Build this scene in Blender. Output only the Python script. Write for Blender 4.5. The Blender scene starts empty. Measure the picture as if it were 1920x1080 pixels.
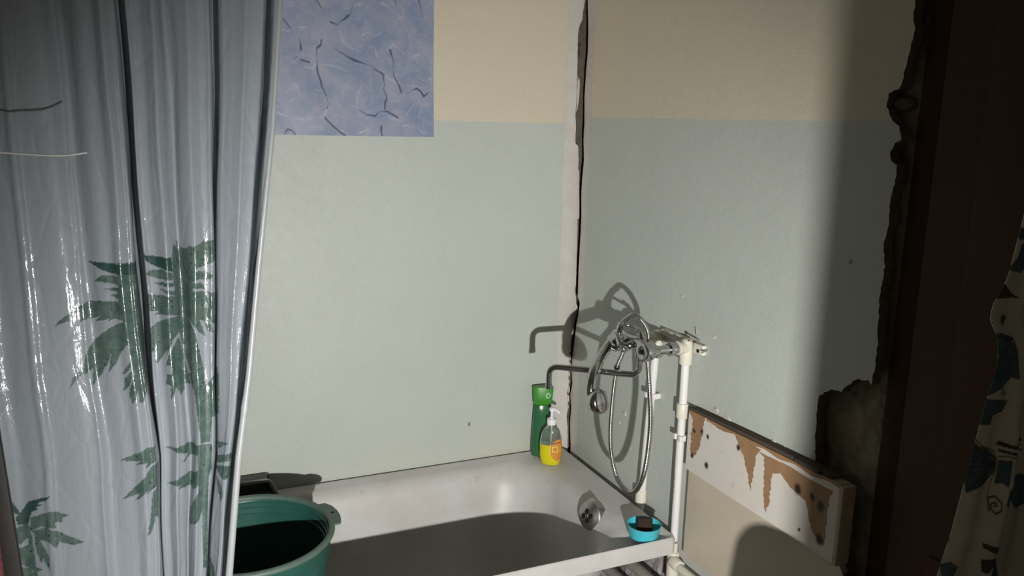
import bpy, bmesh, math, random
import numpy as np
from mathutils import Vector, Matrix
from mathutils.bvhtree import BVHTree
random.seed(7); rng = np.random.default_rng(7)
SC = bpy.context.scene; COL = SC.collection
PI = math.pi

# ------------------------------------------------------------------ camera, light, exposure
def setup():
    yaw, pit, rol, F = .422, .1979, .0234, 1550.0
    f = Vector((math.sin(yaw)*math.cos(pit), math.cos(yaw)*math.cos(pit), -math.sin(pit)))
    r = Vector((math.cos(yaw), -math.sin(yaw), 0)); u = r.cross(f)
    c, s = math.cos(rol), math.sin(rol)
    r2 = c*r + s*u; u2 = -s*r + c*u
    cam = bpy.data.cameras.new('camera'); o = bpy.data.objects.new('camera', cam); COL.objects.link(o)
    m = Matrix((( r2.x, u2.x, -f.x, -1.3445), (r2.y, u2.y, -f.y, -2.4654), (r2.z, u2.z, -f.z, 1.7294), (0, 0, 0, 1)))
    o.matrix_world = m
    cam.sensor_width = 36; cam.lens = 36*F/1920; cam.clip_start = .02; cam.clip_end = 50
    SC.camera = o
    w = bpy.data.worlds.new('world'); SC.world = w; w.use_nodes = True
    w.node_tree.nodes['Background'].inputs[0].default_value = (.8, .85, 1, 1)
    w.node_tree.nodes['Background'].inputs[1].default_value = .02
    # hand torch held below and to the right of the camera
    l = bpy.data.lights.new('torch_beam', 'SPOT'); l.energy = 230; l.color = (1, .985, .95)
    l.spot_size = math.radians(83); l.spot_blend = 1.0; l.shadow_soft_size = .014
    lo = bpy.data.objects.new('torch_beam', l); COL.objects.link(lo)
    lo.location = (-1.10, -2.65, 1.12)
    lo.rotation_euler = (Vector((-.40, -.1, .98)) - lo.location).to_track_quat('-Z', 'Y').to_euler()
    # weak unseen fill lamp added behind the camera to lift the shade
    a = bpy.data.lights.new('fill_light', 'AREA'); a.energy = .9; a.color = (1, .86, .62); a.shape = 'DISK'; a.size = .5
    ao = bpy.data.objects.new('fill_light', a); COL.objects.link(ao); ao.location = (-1.1, -2.85, 2.4)
    v = SC.view_settings
    v.view_transform = 'Standard'; v.look = 'None'; v.gamma = 1; v.exposure = 0.0; v.use_curve_mapping = False
    try: SC.display_settings.display_device = 'sRGB'
    except Exception: pass
setup()
SPOTS = [(-.384, .728)]

# ------------------------------------------------------------------ flat data: outlines in metres on their own surfaces
LEAF = [[(-1.4358, 1.484), (-1.4156, 1.4822), (-1.3915, 1.48), (-1.3619, 1.4797), (-1.3594, 1.4596), (-1.3878, 1.4611), (-1.4022, 1.4641), (-1.4164, 1.4695), (-1.4267, 1.4768)], [(-1.4286, 1.4496), (-1.4171, 1.4599), (-1.4025, 1.4605), (-1.3635, 1.4537), (-1.3616, 1.4431), (-1.3937, 1.4449), (-1.4154, 1.4483)], [(-1.415, 1.4365), (-1.394, 1.4399), (-1.3621, 1.4347), (-1.3612, 1.4291), (-1.3945, 1.4319)], [(-1.4047, 1.4262), (-1.3898, 1.4286), (-1.3603, 1.4234), (-1.3607, 1.4178), (-1.3953, 1.4206)], [(-1.3901, 1.4818), (-1.3614, 1.4805), (-1.3572, 1.3695), (-1.3577, 1.2538), (-1.3653, 1.234), (-1.3699, 1.2434), (-1.3744, 1.2731), (-1.3842, 1.3603), (-1.3941, 1.4004)], [(-1.4944, 1.3753), (-1.4793, 1.39), (-1.4592, 1.405), (-1.4394, 1.4147), (-1.42, 1.4161), (-1.3908, 1.4136), (-1.3588, 1.4064), (-1.3591, 1.381), (-1.3828, 1.3828), (-1.4025, 1.3843), (-1.4153, 1.3768), (-1.4074, 1.3846), (-1.4322, 1.3795), (-1.4218, 1.3899), (-1.438, 1.3828), (-1.4402, 1.3865), (-1.4563, 1.3786), (-1.4521, 1.388), (-1.4799, 1.3813)], [(-1.3841, 1.3815), (-1.4084, 1.3693), (-1.4291, 1.3527), (-1.4424, 1.337), (-1.4508, 1.3209), (-1.455, 1.2959), (-1.4517, 1.2899), (-1.4402, 1.2987), (-1.4422, 1.2689), (-1.4288, 1.2847), (-1.4149, 1.309), (-1.4102, 1.3242), (-1.4162, 1.2891), (-1.4025, 1.3078), (-1.3938, 1.327), (-1.3856, 1.3376), (-1.3592, 1.3582), (-1.3603, 1.3811)], [(-1.4776, 1.2672), (-1.4714, 1.2863), (-1.4546, 1.3015), (-1.4477, 1.2952), (-1.463, 1.2854)], [(-1.3797, 1.3113), (-1.3908, 1.2951), (-1.3964, 1.2856), (-1.3887, 1.2891), (-1.3804, 1.2998)], [(-1.3752, 1.3022), (-1.3892, 1.2805), (-1.3958, 1.2551), (-1.3851, 1.2656), (-1.3788, 1.2852)], [(-1.3732, 1.2933), (-1.3854, 1.2598), (-1.3833, 1.2318), (-1.3762, 1.2441), (-1.3697, 1.2668)], [(-1.371, 1.2873), (-1.3704, 1.2552), (-1.3653, 1.234), (-1.3588, 1.2568), (-1.3596, 1.2862)], [(-1.3493, 1.4881), (-1.3053, 1.4837), (-1.3045, 1.4578), (-1.3198, 1.4635), (-1.3372, 1.4705), (-1.3477, 1.4795)], [(-1.3481, 1.454), (-1.3399, 1.4621), (-1.3199, 1.4623), (-1.3046, 1.4554), (-1.3053, 1.443), (-1.3231, 1.4453), (-1.3384, 1.4493)], [(-1.3368, 1.4387), (-1.3211, 1.4402), (-1.3033, 1.438), (-1.3037, 1.4305), (-1.3215, 1.4336)], [(-1.3285, 1.4283), (-1.3129, 1.4261), (-1.3018, 1.4229), (-1.3023, 1.4142), (-1.3155, 1.4201)], [(-1.304, 1.4873), (-1.3007, 1.5067), (-1.2966, 1.5005), (-1.2947, 1.5138), (-1.2898, 1.5002), (-1.2821, 1.4974), (-1.275, 1.5033), (-1.2705, 1.5019), (-1.2565, 1.5075), (-1.2444, 1.5194), (-1.2471, 1.5108), (-1.2332, 1.5128), (-1.2337, 1.4742), (-1.2538, 1.4664), (-1.2655, 1.4633), (-1.2681, 1.4579), (-1.2543, 1.4572), (-1.2383, 1.4506), (-1.2387, 1.4418), (-1.2665, 1.4433), (-1.2737, 1.4375), (-1.2599, 1.4367), (-1.2486, 1.4298), (-1.2512, 1.4249), (-1.273, 1.4274), (-1.2732, 1.4237), (-1.234, 1.4167), (-1.235, 1.3573), (-1.2401, 1.3603), (-1.2514, 1.3702), (-1.2408, 1.3449), (-1.2385, 1.3426), (-1.2524, 1.3484), (-1.2586, 1.3669), (-1.2654, 1.37), (-1.2553, 1.3371), (-1.2665, 1.347), (-1.2838, 1.3739), (-1.2735, 1.3476), (-1.2626, 1.2819), (-1.2618, 1.2489), (-1.2783, 1.2495), (-1.2939, 1.3109), (-1.3004, 1.3625), (-1.3022, 1.4155), (-1.3046, 1.4554)], [(-1.3479, 1.4184), (-1.3, 1.4141), (-1.2996, 1.3776), (-1.3153, 1.3826), (-1.3402, 1.3802), (-1.3286, 1.3873), (-1.3464, 1.3881)], [(-1.3471, 1.3562), (-1.3342, 1.3677), (-1.3156, 1.3763), (-1.2996, 1.3776), (-1.2977, 1.3496), (-1.311, 1.3354), (-1.324, 1.306), (-1.3211, 1.3185), (-1.3384, 1.2921), (-1.3415, 1.2975), (-1.338, 1.3201), (-1.3451, 1.3131), (-1.3483, 1.316), (-1.3476, 1.3487)], [(-1.3016, 1.3397), (-1.3118, 1.3202), (-1.3193, 1.3081), (-1.325, 1.2882), (-1.3179, 1.2926), (-1.3138, 1.2844), (-1.3257, 1.2547), (-1.3154, 1.2536), (-1.3076, 1.2709), (-1.3039, 1.2523), (-1.2853, 1.2502), (-1.2939, 1.3109)], [(-1.2378, 1.278), (-1.2468, 1.2645), (-1.2595, 1.2474), (-1.2369, 1.2449)], [(-1.3917, 1.2816), (-1.3948, 1.2561), (-1.3851, 1.2671), (-1.3798, 1.2803)], [(-1.3783, 1.2802), (-1.386, 1.2534), (-1.3834, 1.2323), (-1.3759, 1.2453), (-1.3714, 1.2795)], [(-1.3708, 1.2794), (-1.3718, 1.2379), (-1.366, 1.2337), (-1.3589, 1.2503), (-1.3557, 1.2778)], [(-1.3236, 1.2745), (-1.3261, 1.2572), (-1.3185, 1.2546), (-1.3128, 1.2733)], [(-1.3097, 1.273), (-1.3189, 1.2458), (-1.3193, 1.2282), (-1.3129, 1.2416), (-1.3034, 1.2723)], [(-1.3097, 1.273), (-1.3108, 1.252), (-1.3023, 1.2333), (-1.2957, 1.2397), (-1.2941, 1.2714)], [(-1.2878, 1.2707), (-1.2719, 1.269), (-1.2633, 1.2485), (-1.2399, 1.2657), (-1.2366, 1.2653), (-1.24, 1.1897), (-1.2531, 1.1896), (-1.2585, 1.1427), (-1.2748, 1.1432), (-1.2763, 1.1798), (-1.28, 1.2343)], [(-1.2797, 1.142), (-1.2554, 1.1386), (-1.2575, 1.0926), (-1.2648, 1.0788), (-1.2762, 0.9055), (-1.2828, 0.9069), (-1.2794, 1.0136), (-1.2843, 1.0144), (-1.2823, 1.089)], [(-1.4086, 1.1336), (-1.3883, 1.1413), (-1.3662, 1.1524), (-1.3506, 1.1538), (-1.3505, 1.1268), (-1.3683, 1.1168), (-1.3646, 1.1271), (-1.3832, 1.1245), (-1.3735, 1.132), (-1.3952, 1.1298)], [(-1.4086, 1.0619), (-1.3922, 1.079), (-1.3724, 1.0994), (-1.3573, 1.1188), (-1.3475, 1.1245), (-1.3482, 1.0847), (-1.3679, 1.0696), (-1.3659, 1.0766), (-1.3889, 1.0567), (-1.3802, 1.0716)], [(-1.3482, 1.0847), (-1.3602, 1.0683), (-1.3636, 1.0358), (-1.3724, 0.993), (-1.3639, 1.0026), (-1.3582, 1.0201), (-1.3576, 1.0311), (-1.3533, 1.0229), (-1.3501, 1.063)], [(-1.3372, 1.1404), (-1.3199, 1.1404), (-1.2895, 1.1408), (-1.2798, 1.1402), (-1.2807, 1.122), (-1.289, 1.1177), (-1.2989, 1.1136), (-1.3024, 1.1087), (-1.3071, 1.1112), (-1.2953, 1.1205), (-1.3203, 1.1332)], [(-1.3347, 1.0715), (-1.3166, 1.0814), (-1.2906, 1.0866), (-1.2803, 1.0961), (-1.2818, 1.0666), (-1.292, 1.057), (-1.3016, 1.0605), (-1.3177, 1.0613), (-1.3125, 1.0678)], [(-1.2823, 1.0554), (-1.2931, 1.0348), (-1.2989, 1.017), (-1.302, 0.9874), (-1.285, 0.9994), (-1.2774, 1.0208), (-1.2776, 1.0509)], [(-1.2455, 1.1391), (-1.2256, 1.14), (-1.2324, 1.1354), (-1.2445, 1.1259)], [(-1.2501, 1.1101), (-1.2365, 1.1174), (-1.2232, 1.118), (-1.2198, 1.1018), (-1.2238, 1.1024), (-1.2371, 1.1044), (-1.244, 1.0998), (-1.2508, 1.0953)], [(-1.251, 1.0916), (-1.2374, 1.097), (-1.2226, 1.091), (-1.2251, 1.0725), (-1.2353, 1.0685), (-1.245, 1.0757)], [(-1.2502, 1.0727), (-1.244, 1.0604), (-1.2414, 1.0449), (-1.2455, 1.0285), (-1.2497, 1.0463)], [(-1.2287, 1.0655), (-1.2137, 1.0612), (-1.2258, 1.0556)], [(-1.2747, 0.8661), (-1.2688, 0.9195), (-1.2632, 0.895), (-1.2663, 0.8642)], [(-1.582, 1.0833), (-1.5768, 1.0765), (-1.5687, 1.0584), (-1.5711, 1.0529), (-1.5765, 1.0574), (-1.5814, 1.0678)], [(-1.5659, 1.0579), (-1.5539, 1.0749), (-1.5381, 1.0793), (-1.5201, 1.0835), (-1.5265, 1.0773), (-1.5407, 1.0702), (-1.531, 1.0697), (-1.5451, 1.0638), (-1.5394, 1.0616), (-1.5516, 1.0553), (-1.5571, 1.0347), (-1.5726, 1.0352), (-1.5754, 1.0477), (-1.5688, 1.0572)], [(-1.5542, 1.0454), (-1.5316, 1.0543), (-1.5192, 1.0571), (-1.4928, 1.0444), (-1.5055, 1.0416), (-1.5044, 1.0343), (-1.5166, 1.0365), (-1.5149, 1.0261), (-1.5376, 1.0303), (-1.5543, 1.0234)], [(-1.5528, 1.0231), (-1.5295, 1.0288), (-1.5137, 1.0208), (-1.4939, 1.0069), (-1.472, 0.9945), (-1.4908, 0.9909), (-1.5111, 1.0), (-1.5159, 0.9907), (-1.5274, 1.0031), (-1.5435, 1.0062)], [(-1.5508, 1.0177), (-1.5383, 1.0002), (-1.5293, 0.978), (-1.5288, 0.9523), (-1.5361, 0.9641), (-1.5386, 0.9748), (-1.5412, 0.963), (-1.5477, 0.9848)], [(-1.5615, 1.0348), (-1.5552, 1.0336), (-1.5523, 0.9978), (-1.5511, 0.962), (-1.5474, 0.9253), (-1.5538, 0.9267), (-1.5579, 0.9787)], [(-1.582, 1.0286), (-1.5615, 1.0348), (-1.5595, 1.0093), (-1.5724, 0.9998), (-1.5795, 1.0102)], [(-1.577, 0.9926), (-1.5581, 0.997), (-1.5555, 0.9578), (-1.5394, 0.9545), (-1.5523, 0.9469), (-1.575, 0.967)], [(-1.577, 0.9623), (-1.5583, 0.9533), (-1.5498, 0.9258), (-1.5779, 0.932)]]
DARKLEAF = [0, 12, 42, 41]
EDGE = {'E1': [(1.9085, -1.3673), (1.6964, -1.3625), (1.4703, -1.3641), (1.278, -1.3577), (1.1257, -1.3471), (0.8832, -1.3544)], 'E2': [(1.9096, -1.3532), (1.6965, -1.3528), (1.4696, -1.3498), (1.2769, -1.3473), (1.1253, -1.3445), (0.8826, -1.3517)], 'E3': [(1.9198, -1.2203), (1.6985, -1.2252), (1.4639, -1.234), (1.2659, -1.242), (1.1114, -1.2509), (0.867, -1.2802)], 'E4': [(1.9208, -1.2074), (1.6987, -1.2173), (1.4637, -1.2313), (1.2656, -1.2393), (1.111, -1.2481), (0.8659, -1.2754)], 'E5': [(1.9267, -1.1313), (1.6997, -1.1483), (1.461, -1.1755), (1.2615, -1.2002), (1.1074, -1.2236), (0.8615, -1.2554)], 'E6': [(1.9276, -1.1187), (1.6999, -1.1382), (1.4604, -1.1653), (1.2604, -1.1898), (1.1061, -1.215), (0.8596, -1.2467)], 'E7': [(1.9283, -1.1097), (1.7, -1.1308), (1.4603, -1.1625), (1.2601, -1.187), (1.1056, -1.2112), (0.858, -1.239)]}
CRACK_B = [(-0.0031, 2.1212), (-0.0091, 2.0796), (-0.0101, 2.0597), (-0.0209, 2.0375), (-0.0239, 2.0174), (-0.0224, 1.9373), (-0.0214, 1.8698), (-0.0212, 1.8187), (-0.0226, 1.7586), (-0.0187, 1.7154), (-0.0198, 1.6945), (-0.0186, 1.6666), (-0.0081, 1.6562), (-0.0041, 1.6105), (-0.0048, 1.5821), (-0.0003, 1.5715), (0.0027, 1.5036), (0.0065, 1.4168), (0.0007, 1.4097), (0.0024, 1.3218), (0.0036, 1.2477), (0.0039, 1.1917), (0.001, 1.1637), (0.0062, 1.1388), (0.007, 1.1199), (0.0139, 1.1061), (0.011, 1.0778), (0.0038, 1.0497), (-0.0018, 0.983), (-0.008, 0.9294), (-0.0105, 0.8868), (-0.0059, 0.8276), (-0.0111, 0.7986), (-0.0044, 0.7383), (-0.0096, 0.709), (-0.0036, 0.6681), (-0.0005, 0.5909)]
CRACK_R = [(-0.0121, 2.12), (-0.0241, 2.0202), (-0.0261, 1.9536), (-0.0196, 1.9037), (-0.0189, 1.87), (-0.0159, 1.8191), (-0.023, 1.7333), (-0.0203, 1.6779), (-0.0294, 1.6119), (-0.0228, 1.5588), (-0.0198, 1.5053), (-0.0268, 1.42), (-0.0255, 1.3438), (-0.0217, 1.2516), (-0.0238, 1.1777), (-0.0224, 1.1476), (-0.0393, 1.1286), (-0.0371, 1.1094), (-0.0316, 1.0819), (-0.0223, 1.0533), (-0.0121, 0.9859), (-0.0011, 0.925), (0.0037, 0.8847), (-0.0087, 0.8296), (0.004, 0.7861), (-0.0077, 0.7403), (-0.0037, 0.689), (-0.015, 0.5966)]
EDGE_R = [(-1.2841, 1.9712), (-1.2846, 1.9424), (-1.2916, 1.9177), (-1.2857, 1.8921), (-1.2822, 1.865), (-1.2788, 1.8455), (-1.2757, 1.8239), (-1.268, 1.8081), (-1.2461, 1.8016), (-1.2444, 1.7761), (-1.2576, 1.7557), (-1.28, 1.7396), (-1.2887, 1.7134), (-1.2745, 1.7069), (-1.2655, 1.6891), (-1.2705, 1.6718), (-1.2855, 1.6643), (-1.2855, 1.6282), (-1.2791, 1.5911), (-1.2799, 1.5384), (-1.2745, 1.511), (-1.2849, 1.4642), (-1.2792, 1.4197), (-1.2828, 1.3543), (-1.2876, 1.2998), (-1.2883, 1.2549), (-1.2825, 1.2168), (-1.2744, 1.2258), (-1.2431, 1.2164), (-1.2236, 1.1987), (-1.2085, 1.1785), (-1.1814, 1.1761), (-1.1597, 1.1631), (-1.146, 1.1464), (-1.146, 1.0965), (-1.1468, 1.0528), (-1.1546, 1.005), (-1.15, 0.9775)]
STICK = [(-0.9905, 1.6767), (-0.5153, 1.6805), (-0.5221, 2.0812), (-0.9713, 2.0466)]
VEIN_D = [[(-0.8682, 1.9134), (-0.8665, 1.8931), (-0.8612, 1.8522), (-0.8556, 1.8193), (-0.8432, 1.7989), (-0.8352, 1.774), (-0.8398, 1.7571)], [(-0.8485, 1.9492), (-0.853, 1.9347), (-0.8659, 1.9217), (-0.8683, 1.9093)], [(-0.8151, 1.9245), (-0.7854, 1.9075), (-0.7422, 1.8909), (-0.6982, 1.8762), (-0.6759, 1.8645), (-0.6692, 1.8563)], [(-0.6507, 1.9293), (-0.6419, 1.8958), (-0.6376, 1.8533), (-0.624, 1.8281), (-0.6172, 1.811)], [(-0.6693, 1.852), (-0.6718, 1.8177), (-0.6607, 1.7923), (-0.67, 1.7574)], [(-0.7484, 1.7553), (-0.7264, 1.7387), (-0.6995, 1.7394), (-0.6859, 1.7548), (-0.6632, 1.7511), (-0.6313, 1.7345)], [(-0.8264, 1.9973), (-0.8074, 1.9904), (-0.7836, 2.0104), (-0.7662, 2.0258), (-0.7616, 2.0465)], [(-0.8628, 2.055), (-0.8506, 2.0399), (-0.8445, 2.0344)], [(-0.9108, 1.9515), (-0.9097, 1.9173)], [(-0.9584, 1.9964), (-0.9467, 1.9833), (-0.9369, 1.9719)], [(-0.5664, 2.0778), (-0.5549, 2.0493), (-0.5479, 2.0287)], [(-0.5988, 1.8073), (-0.5709, 1.8214), (-0.5569, 1.8131), (-0.5475, 1.8003), (-0.531, 1.8141)], [(-0.849, 1.7315), (-0.8236, 1.7067), (-0.8022, 1.6878), (-0.7892, 1.6794)], [(-0.9619, 1.6811), (-0.9533, 1.6938), (-0.9408, 1.6919), (-0.9328, 1.6815)], [(-0.6795, 1.7094), (-0.6783, 1.6811)], [(-0.5709, 1.7027), (-0.5544, 1.6829)], [(-0.9856, 1.7776), (-0.9739, 1.7595)], [(-0.6387, 2.0723), (-0.632, 2.0603)], [(-0.933, 1.8917), (-0.9226, 1.8983)], [(-0.9125, 1.8907), (-0.8878, 1.8818)]]
VEIN_W = [[(-0.9908, 1.7447), (-0.9584, 1.729), (-0.9169, 1.7258), (-0.8532, 1.7314), (-0.8442, 1.7527), (-0.8225, 1.7618)], [(-0.8447, 1.7295), (-0.8151, 1.6983), (-0.7716, 1.6797)], [(-0.9714, 1.9677), (-0.9432, 1.9656), (-0.9265, 1.9786), (-0.8937, 1.9767)], [(-0.9372, 1.8895), (-0.9129, 1.8744), (-0.8756, 1.8639), (-0.8668, 1.8807), (-0.8288, 1.8784), (-0.7774, 1.8642)], [(-0.7324, 1.9664), (-0.7148, 1.9758), (-0.7017, 1.9641), (-0.6794, 1.978)], [(-0.6692, 1.8563), (-0.6399, 1.8404), (-0.6079, 1.833), (-0.5616, 1.8217), (-0.5428, 1.8049)], [(-0.6575, 1.9247), (-0.6394, 1.9468), (-0.6168, 1.9311), (-0.5894, 1.9113), (-0.5617, 1.9213)], [(-0.7746, 1.7716), (-0.7527, 1.7637), (-0.7477, 1.8064), (-0.7342, 1.8239)], [(-0.6723, 1.7487), (-0.6542, 1.7317), (-0.6313, 1.7279)], [(-0.6083, 1.7152), (-0.5709, 1.7027), (-0.5425, 1.6898)], [(-0.5616, 1.8565), (-0.5476, 1.844), (-0.5241, 1.8537)], [(-0.9522, 1.7992), (-0.9308, 1.8246), (-0.9151, 1.7923), (-0.9405, 1.7749)], [(-0.8012, 1.9827), (-0.789, 1.9465), (-0.7634, 1.9273), (-0.7328, 1.9373)], [(-0.6743, 2.0613), (-0.6433, 2.0429), (-0.6164, 2.0281)], [(-0.9342, 1.7045), (-0.9087, 1.7176), (-0.8832, 1.7266)], [(-0.7449, 1.6866), (-0.718, 1.6957), (-0.6865, 1.6831)], [(-0.6082, 1.7416), (-0.5802, 1.7686), (-0.5709, 1.7864)], [(-0.7832, 2.0368), (-0.74, 2.0522)], [(-0.5709, 2.0775), (-0.5572, 2.0533)], [(-0.6975, 1.9435), (-0.6912, 1.9103)]]
PATCH = [[(-0.7048, 0.9857), (-0.8071, 1.0034), (-0.7898, 0.9702), (-0.789, 0.9397), (-0.7772, 0.8909), (-0.7629, 0.8628), (-0.741, 0.8599), (-0.7388, 0.9214), (-0.7437, 0.9568)], [(-0.9135, 0.9798), (-1.0092, 0.9749), (-0.9975, 0.9552), (-0.9925, 0.9073), (-0.9875, 0.8588), (-0.9717, 0.8987), (-0.9524, 0.9374), (-0.9267, 0.9639)], [(-1.0031, 0.9675), (-1.1035, 0.9728), (-1.1634, 0.969), (-1.2422, 0.9705), (-1.2343, 0.9442), (-1.2343, 0.8351), (-1.1933, 0.8548), (-1.1675, 0.914), (-1.116, 0.9249), (-1.0811, 0.9441), (-1.0556, 0.9336), (-1.0539, 0.8929), (-1.0547, 0.8581), (-1.0446, 0.8281), (-1.0339, 0.8588), (-1.0249, 0.9609)]]
NAIL = [(-0.7849, 0.9382), (-0.8108, 0.9339), (-0.7512, 0.9287), (-0.7502, 0.8578), (-0.8137, 0.8552), (-1.1406, 0.9307), (-1.1863, 0.9319), (-1.2131, 0.9216), (-1.2183, 0.8458), (-1.1566, 0.8393), (-0.9321, 0.9503), (-0.6949, 0.7776)]
NAILR = [0.004, 0.004, 0.004, 0.005, 0.006, 0.008, 0.006, 0.008, 0.008, 0.003, 0.005, 0.006]
BLUE = [[(-0.2514, 1.4519), (-0.2296, 1.4515), (-0.2018, 1.4436), (-0.2194, 1.4212), (-0.2558, 1.4246), (-0.2557, 1.444)], [(-0.1989, 1.4391), (-0.1961, 1.3877), (-0.2133, 1.3724), (-0.247, 1.3605), (-0.2484, 1.3875), (-0.2403, 1.4064), (-0.2206, 1.427)], [(-0.1982, 1.4362), (-0.1902, 1.427), (-0.1769, 1.3843), (-0.1941, 1.3875)], [(-0.213, 1.5799), (-0.2169, 1.5613), (-0.2334, 1.5459), (-0.2085, 1.5406), (-0.1914, 1.5547), (-0.1965, 1.5779)], [(-0.2298, 1.603), (-0.1975, 1.6007), (-0.1943, 1.5859), (-0.2207, 1.5882)], [(-0.2331, 1.478), (-0.2244, 1.4746), (-0.2282, 1.4638), (-0.2339, 1.4684)], [(-0.2598, 1.3441), (-0.2484, 1.3581), (-0.1966, 1.352), (-0.2046, 1.3374), (-0.2237, 1.3333), (-0.2264, 1.3194), (-0.2516, 1.32), (-0.2591, 1.3313)], [(-0.2526, 1.3253), (-0.2605, 1.3109), (-0.2634, 1.2984), (-0.2345, 1.2787), (-0.2663, 1.2859), (-0.2722, 1.3022), (-0.263, 1.3241)], [(-0.2663, 1.2859), (-0.234, 1.2852), (-0.2009, 1.2659), (-0.2008, 1.2472), (-0.2224, 1.2265), (-0.2564, 1.2147), (-0.2691, 1.2445), (-0.277, 1.277)], [(-0.1965, 1.2626), (-0.1668, 1.2636), (-0.1664, 1.2256), (-0.1826, 1.2309), (-0.1969, 1.2277), (-0.197, 1.2466)], [(-0.2094, 1.0841), (-0.1745, 1.0796), (-0.1695, 1.0927), (-0.1529, 1.0491), (-0.2087, 1.0613)], [(-0.1644, 1.1979), (-0.1613, 1.2193), (-0.1439, 1.2275), (-0.1185, 1.218), (-0.1096, 1.1775), (-0.1396, 1.1715)], [(-0.2926, 1.1016), (-0.2688, 1.1076), (-0.2532, 1.1016), (-0.2608, 1.0838), (-0.2822, 1.0829)]]
BROWN = [[(-0.2566, 1.5257), (-0.2419, 1.5302), (-0.2179, 1.5098), (-0.2004, 1.5033), (-0.2504, 1.5051)], [(-0.2089, 1.2869), (-0.2027, 1.2927), (-0.1484, 1.2839), (-0.1513, 1.2797), (-0.2011, 1.285)], [(-0.2021, 1.2807), (-0.1503, 1.2752), (-0.1532, 1.2711), (-0.1973, 1.2755)], [(-0.2066, 1.1365), (-0.1619, 1.1308), (-0.1715, 1.1214), (-0.2032, 1.1289)], [(-0.2034, 1.1109), (-0.1589, 1.1161), (-0.1842, 1.0901), (-0.2, 1.0933)], [(-0.2895, 1.1632), (-0.2827, 1.1646), (-0.2781, 1.1394), (-0.2858, 1.1328)]]
SWIRL = [(-0.1999, 1.1875), (-0.2072, 1.2051), (-0.1931, 1.209), (-0.1762, 1.1999), (-0.1738, 1.1885), (-0.1858, 1.1823), (-0.1983, 1.1886), (-0.1981, 1.1968), (-0.1892, 1.1994), (-0.1857, 1.1947), (-0.1919, 1.1938)]
RIBS = [[(-0.2028, 1.2568), (-0.2417, 1.2692), (-0.2737, 1.2727)], [(-0.2025, 1.2555), (-0.2404, 1.2625), (-0.2742, 1.2623)], [(-0.2022, 1.2541), (-0.2391, 1.2557), (-0.2719, 1.2502)], [(-0.2038, 1.253), (-0.2375, 1.2475), (-0.2674, 1.239)], [(-0.2055, 1.2519), (-0.2316, 1.2359), (-0.2576, 1.2176)], [(-0.2625, 1.3215), (-0.2634, 1.3113), (-0.2501, 1.294), (-0.2064, 1.2747)], [(-0.1977, 1.2681), (-0.1796, 1.2708), (-0.1444, 1.2658)], [(-0.2008, 1.2472), (-0.2078, 1.2268), (-0.211, 1.2057), (-0.2019, 1.1824)], [(-0.2054, 1.4411), (-0.2194, 1.4212), (-0.2438, 1.3644)], [(-0.2529, 1.4493), (-0.2287, 1.4472), (-0.2033, 1.4409)], [(-0.2592, 1.4222), (-0.2354, 1.4213), (-0.2484, 1.4072), (-0.2574, 1.3828)], [(-0.2092, 1.3719), (-0.2026, 1.364), (-0.2067, 1.3601), (-0.2103, 1.3677)]]
FEDGE = [(1.7306, -0.2355), (1.6727, -0.2272), (1.5914, -0.2442), (1.5391, -0.2555), (1.498, -0.2714), (1.4704, -0.2627), (1.4523, -0.2513), (1.3908, -0.2536), (1.3437, -0.2634), (1.2298, -0.2732), (1.1474, -0.2862), (1.0817, -0.3027)]
HANDSET = [(-0.138, -0.5211, 1.1558), (-0.142, -0.5035, 1.1331), (-0.165, -0.5144, 1.1159), (-0.2, -0.5379, 1.0944), (-0.245, -0.5829, 1.0747), (-0.268, -0.6057, 1.0447), (-0.274, -0.6159, 1.0155), (-0.27, -0.6224, 0.9931)]
ARCH_END = [(-0.142, -0.5787, 1.2125), (-0.14, -0.5442, 1.1892), (-0.138, -0.5211, 1.1558)]


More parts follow.
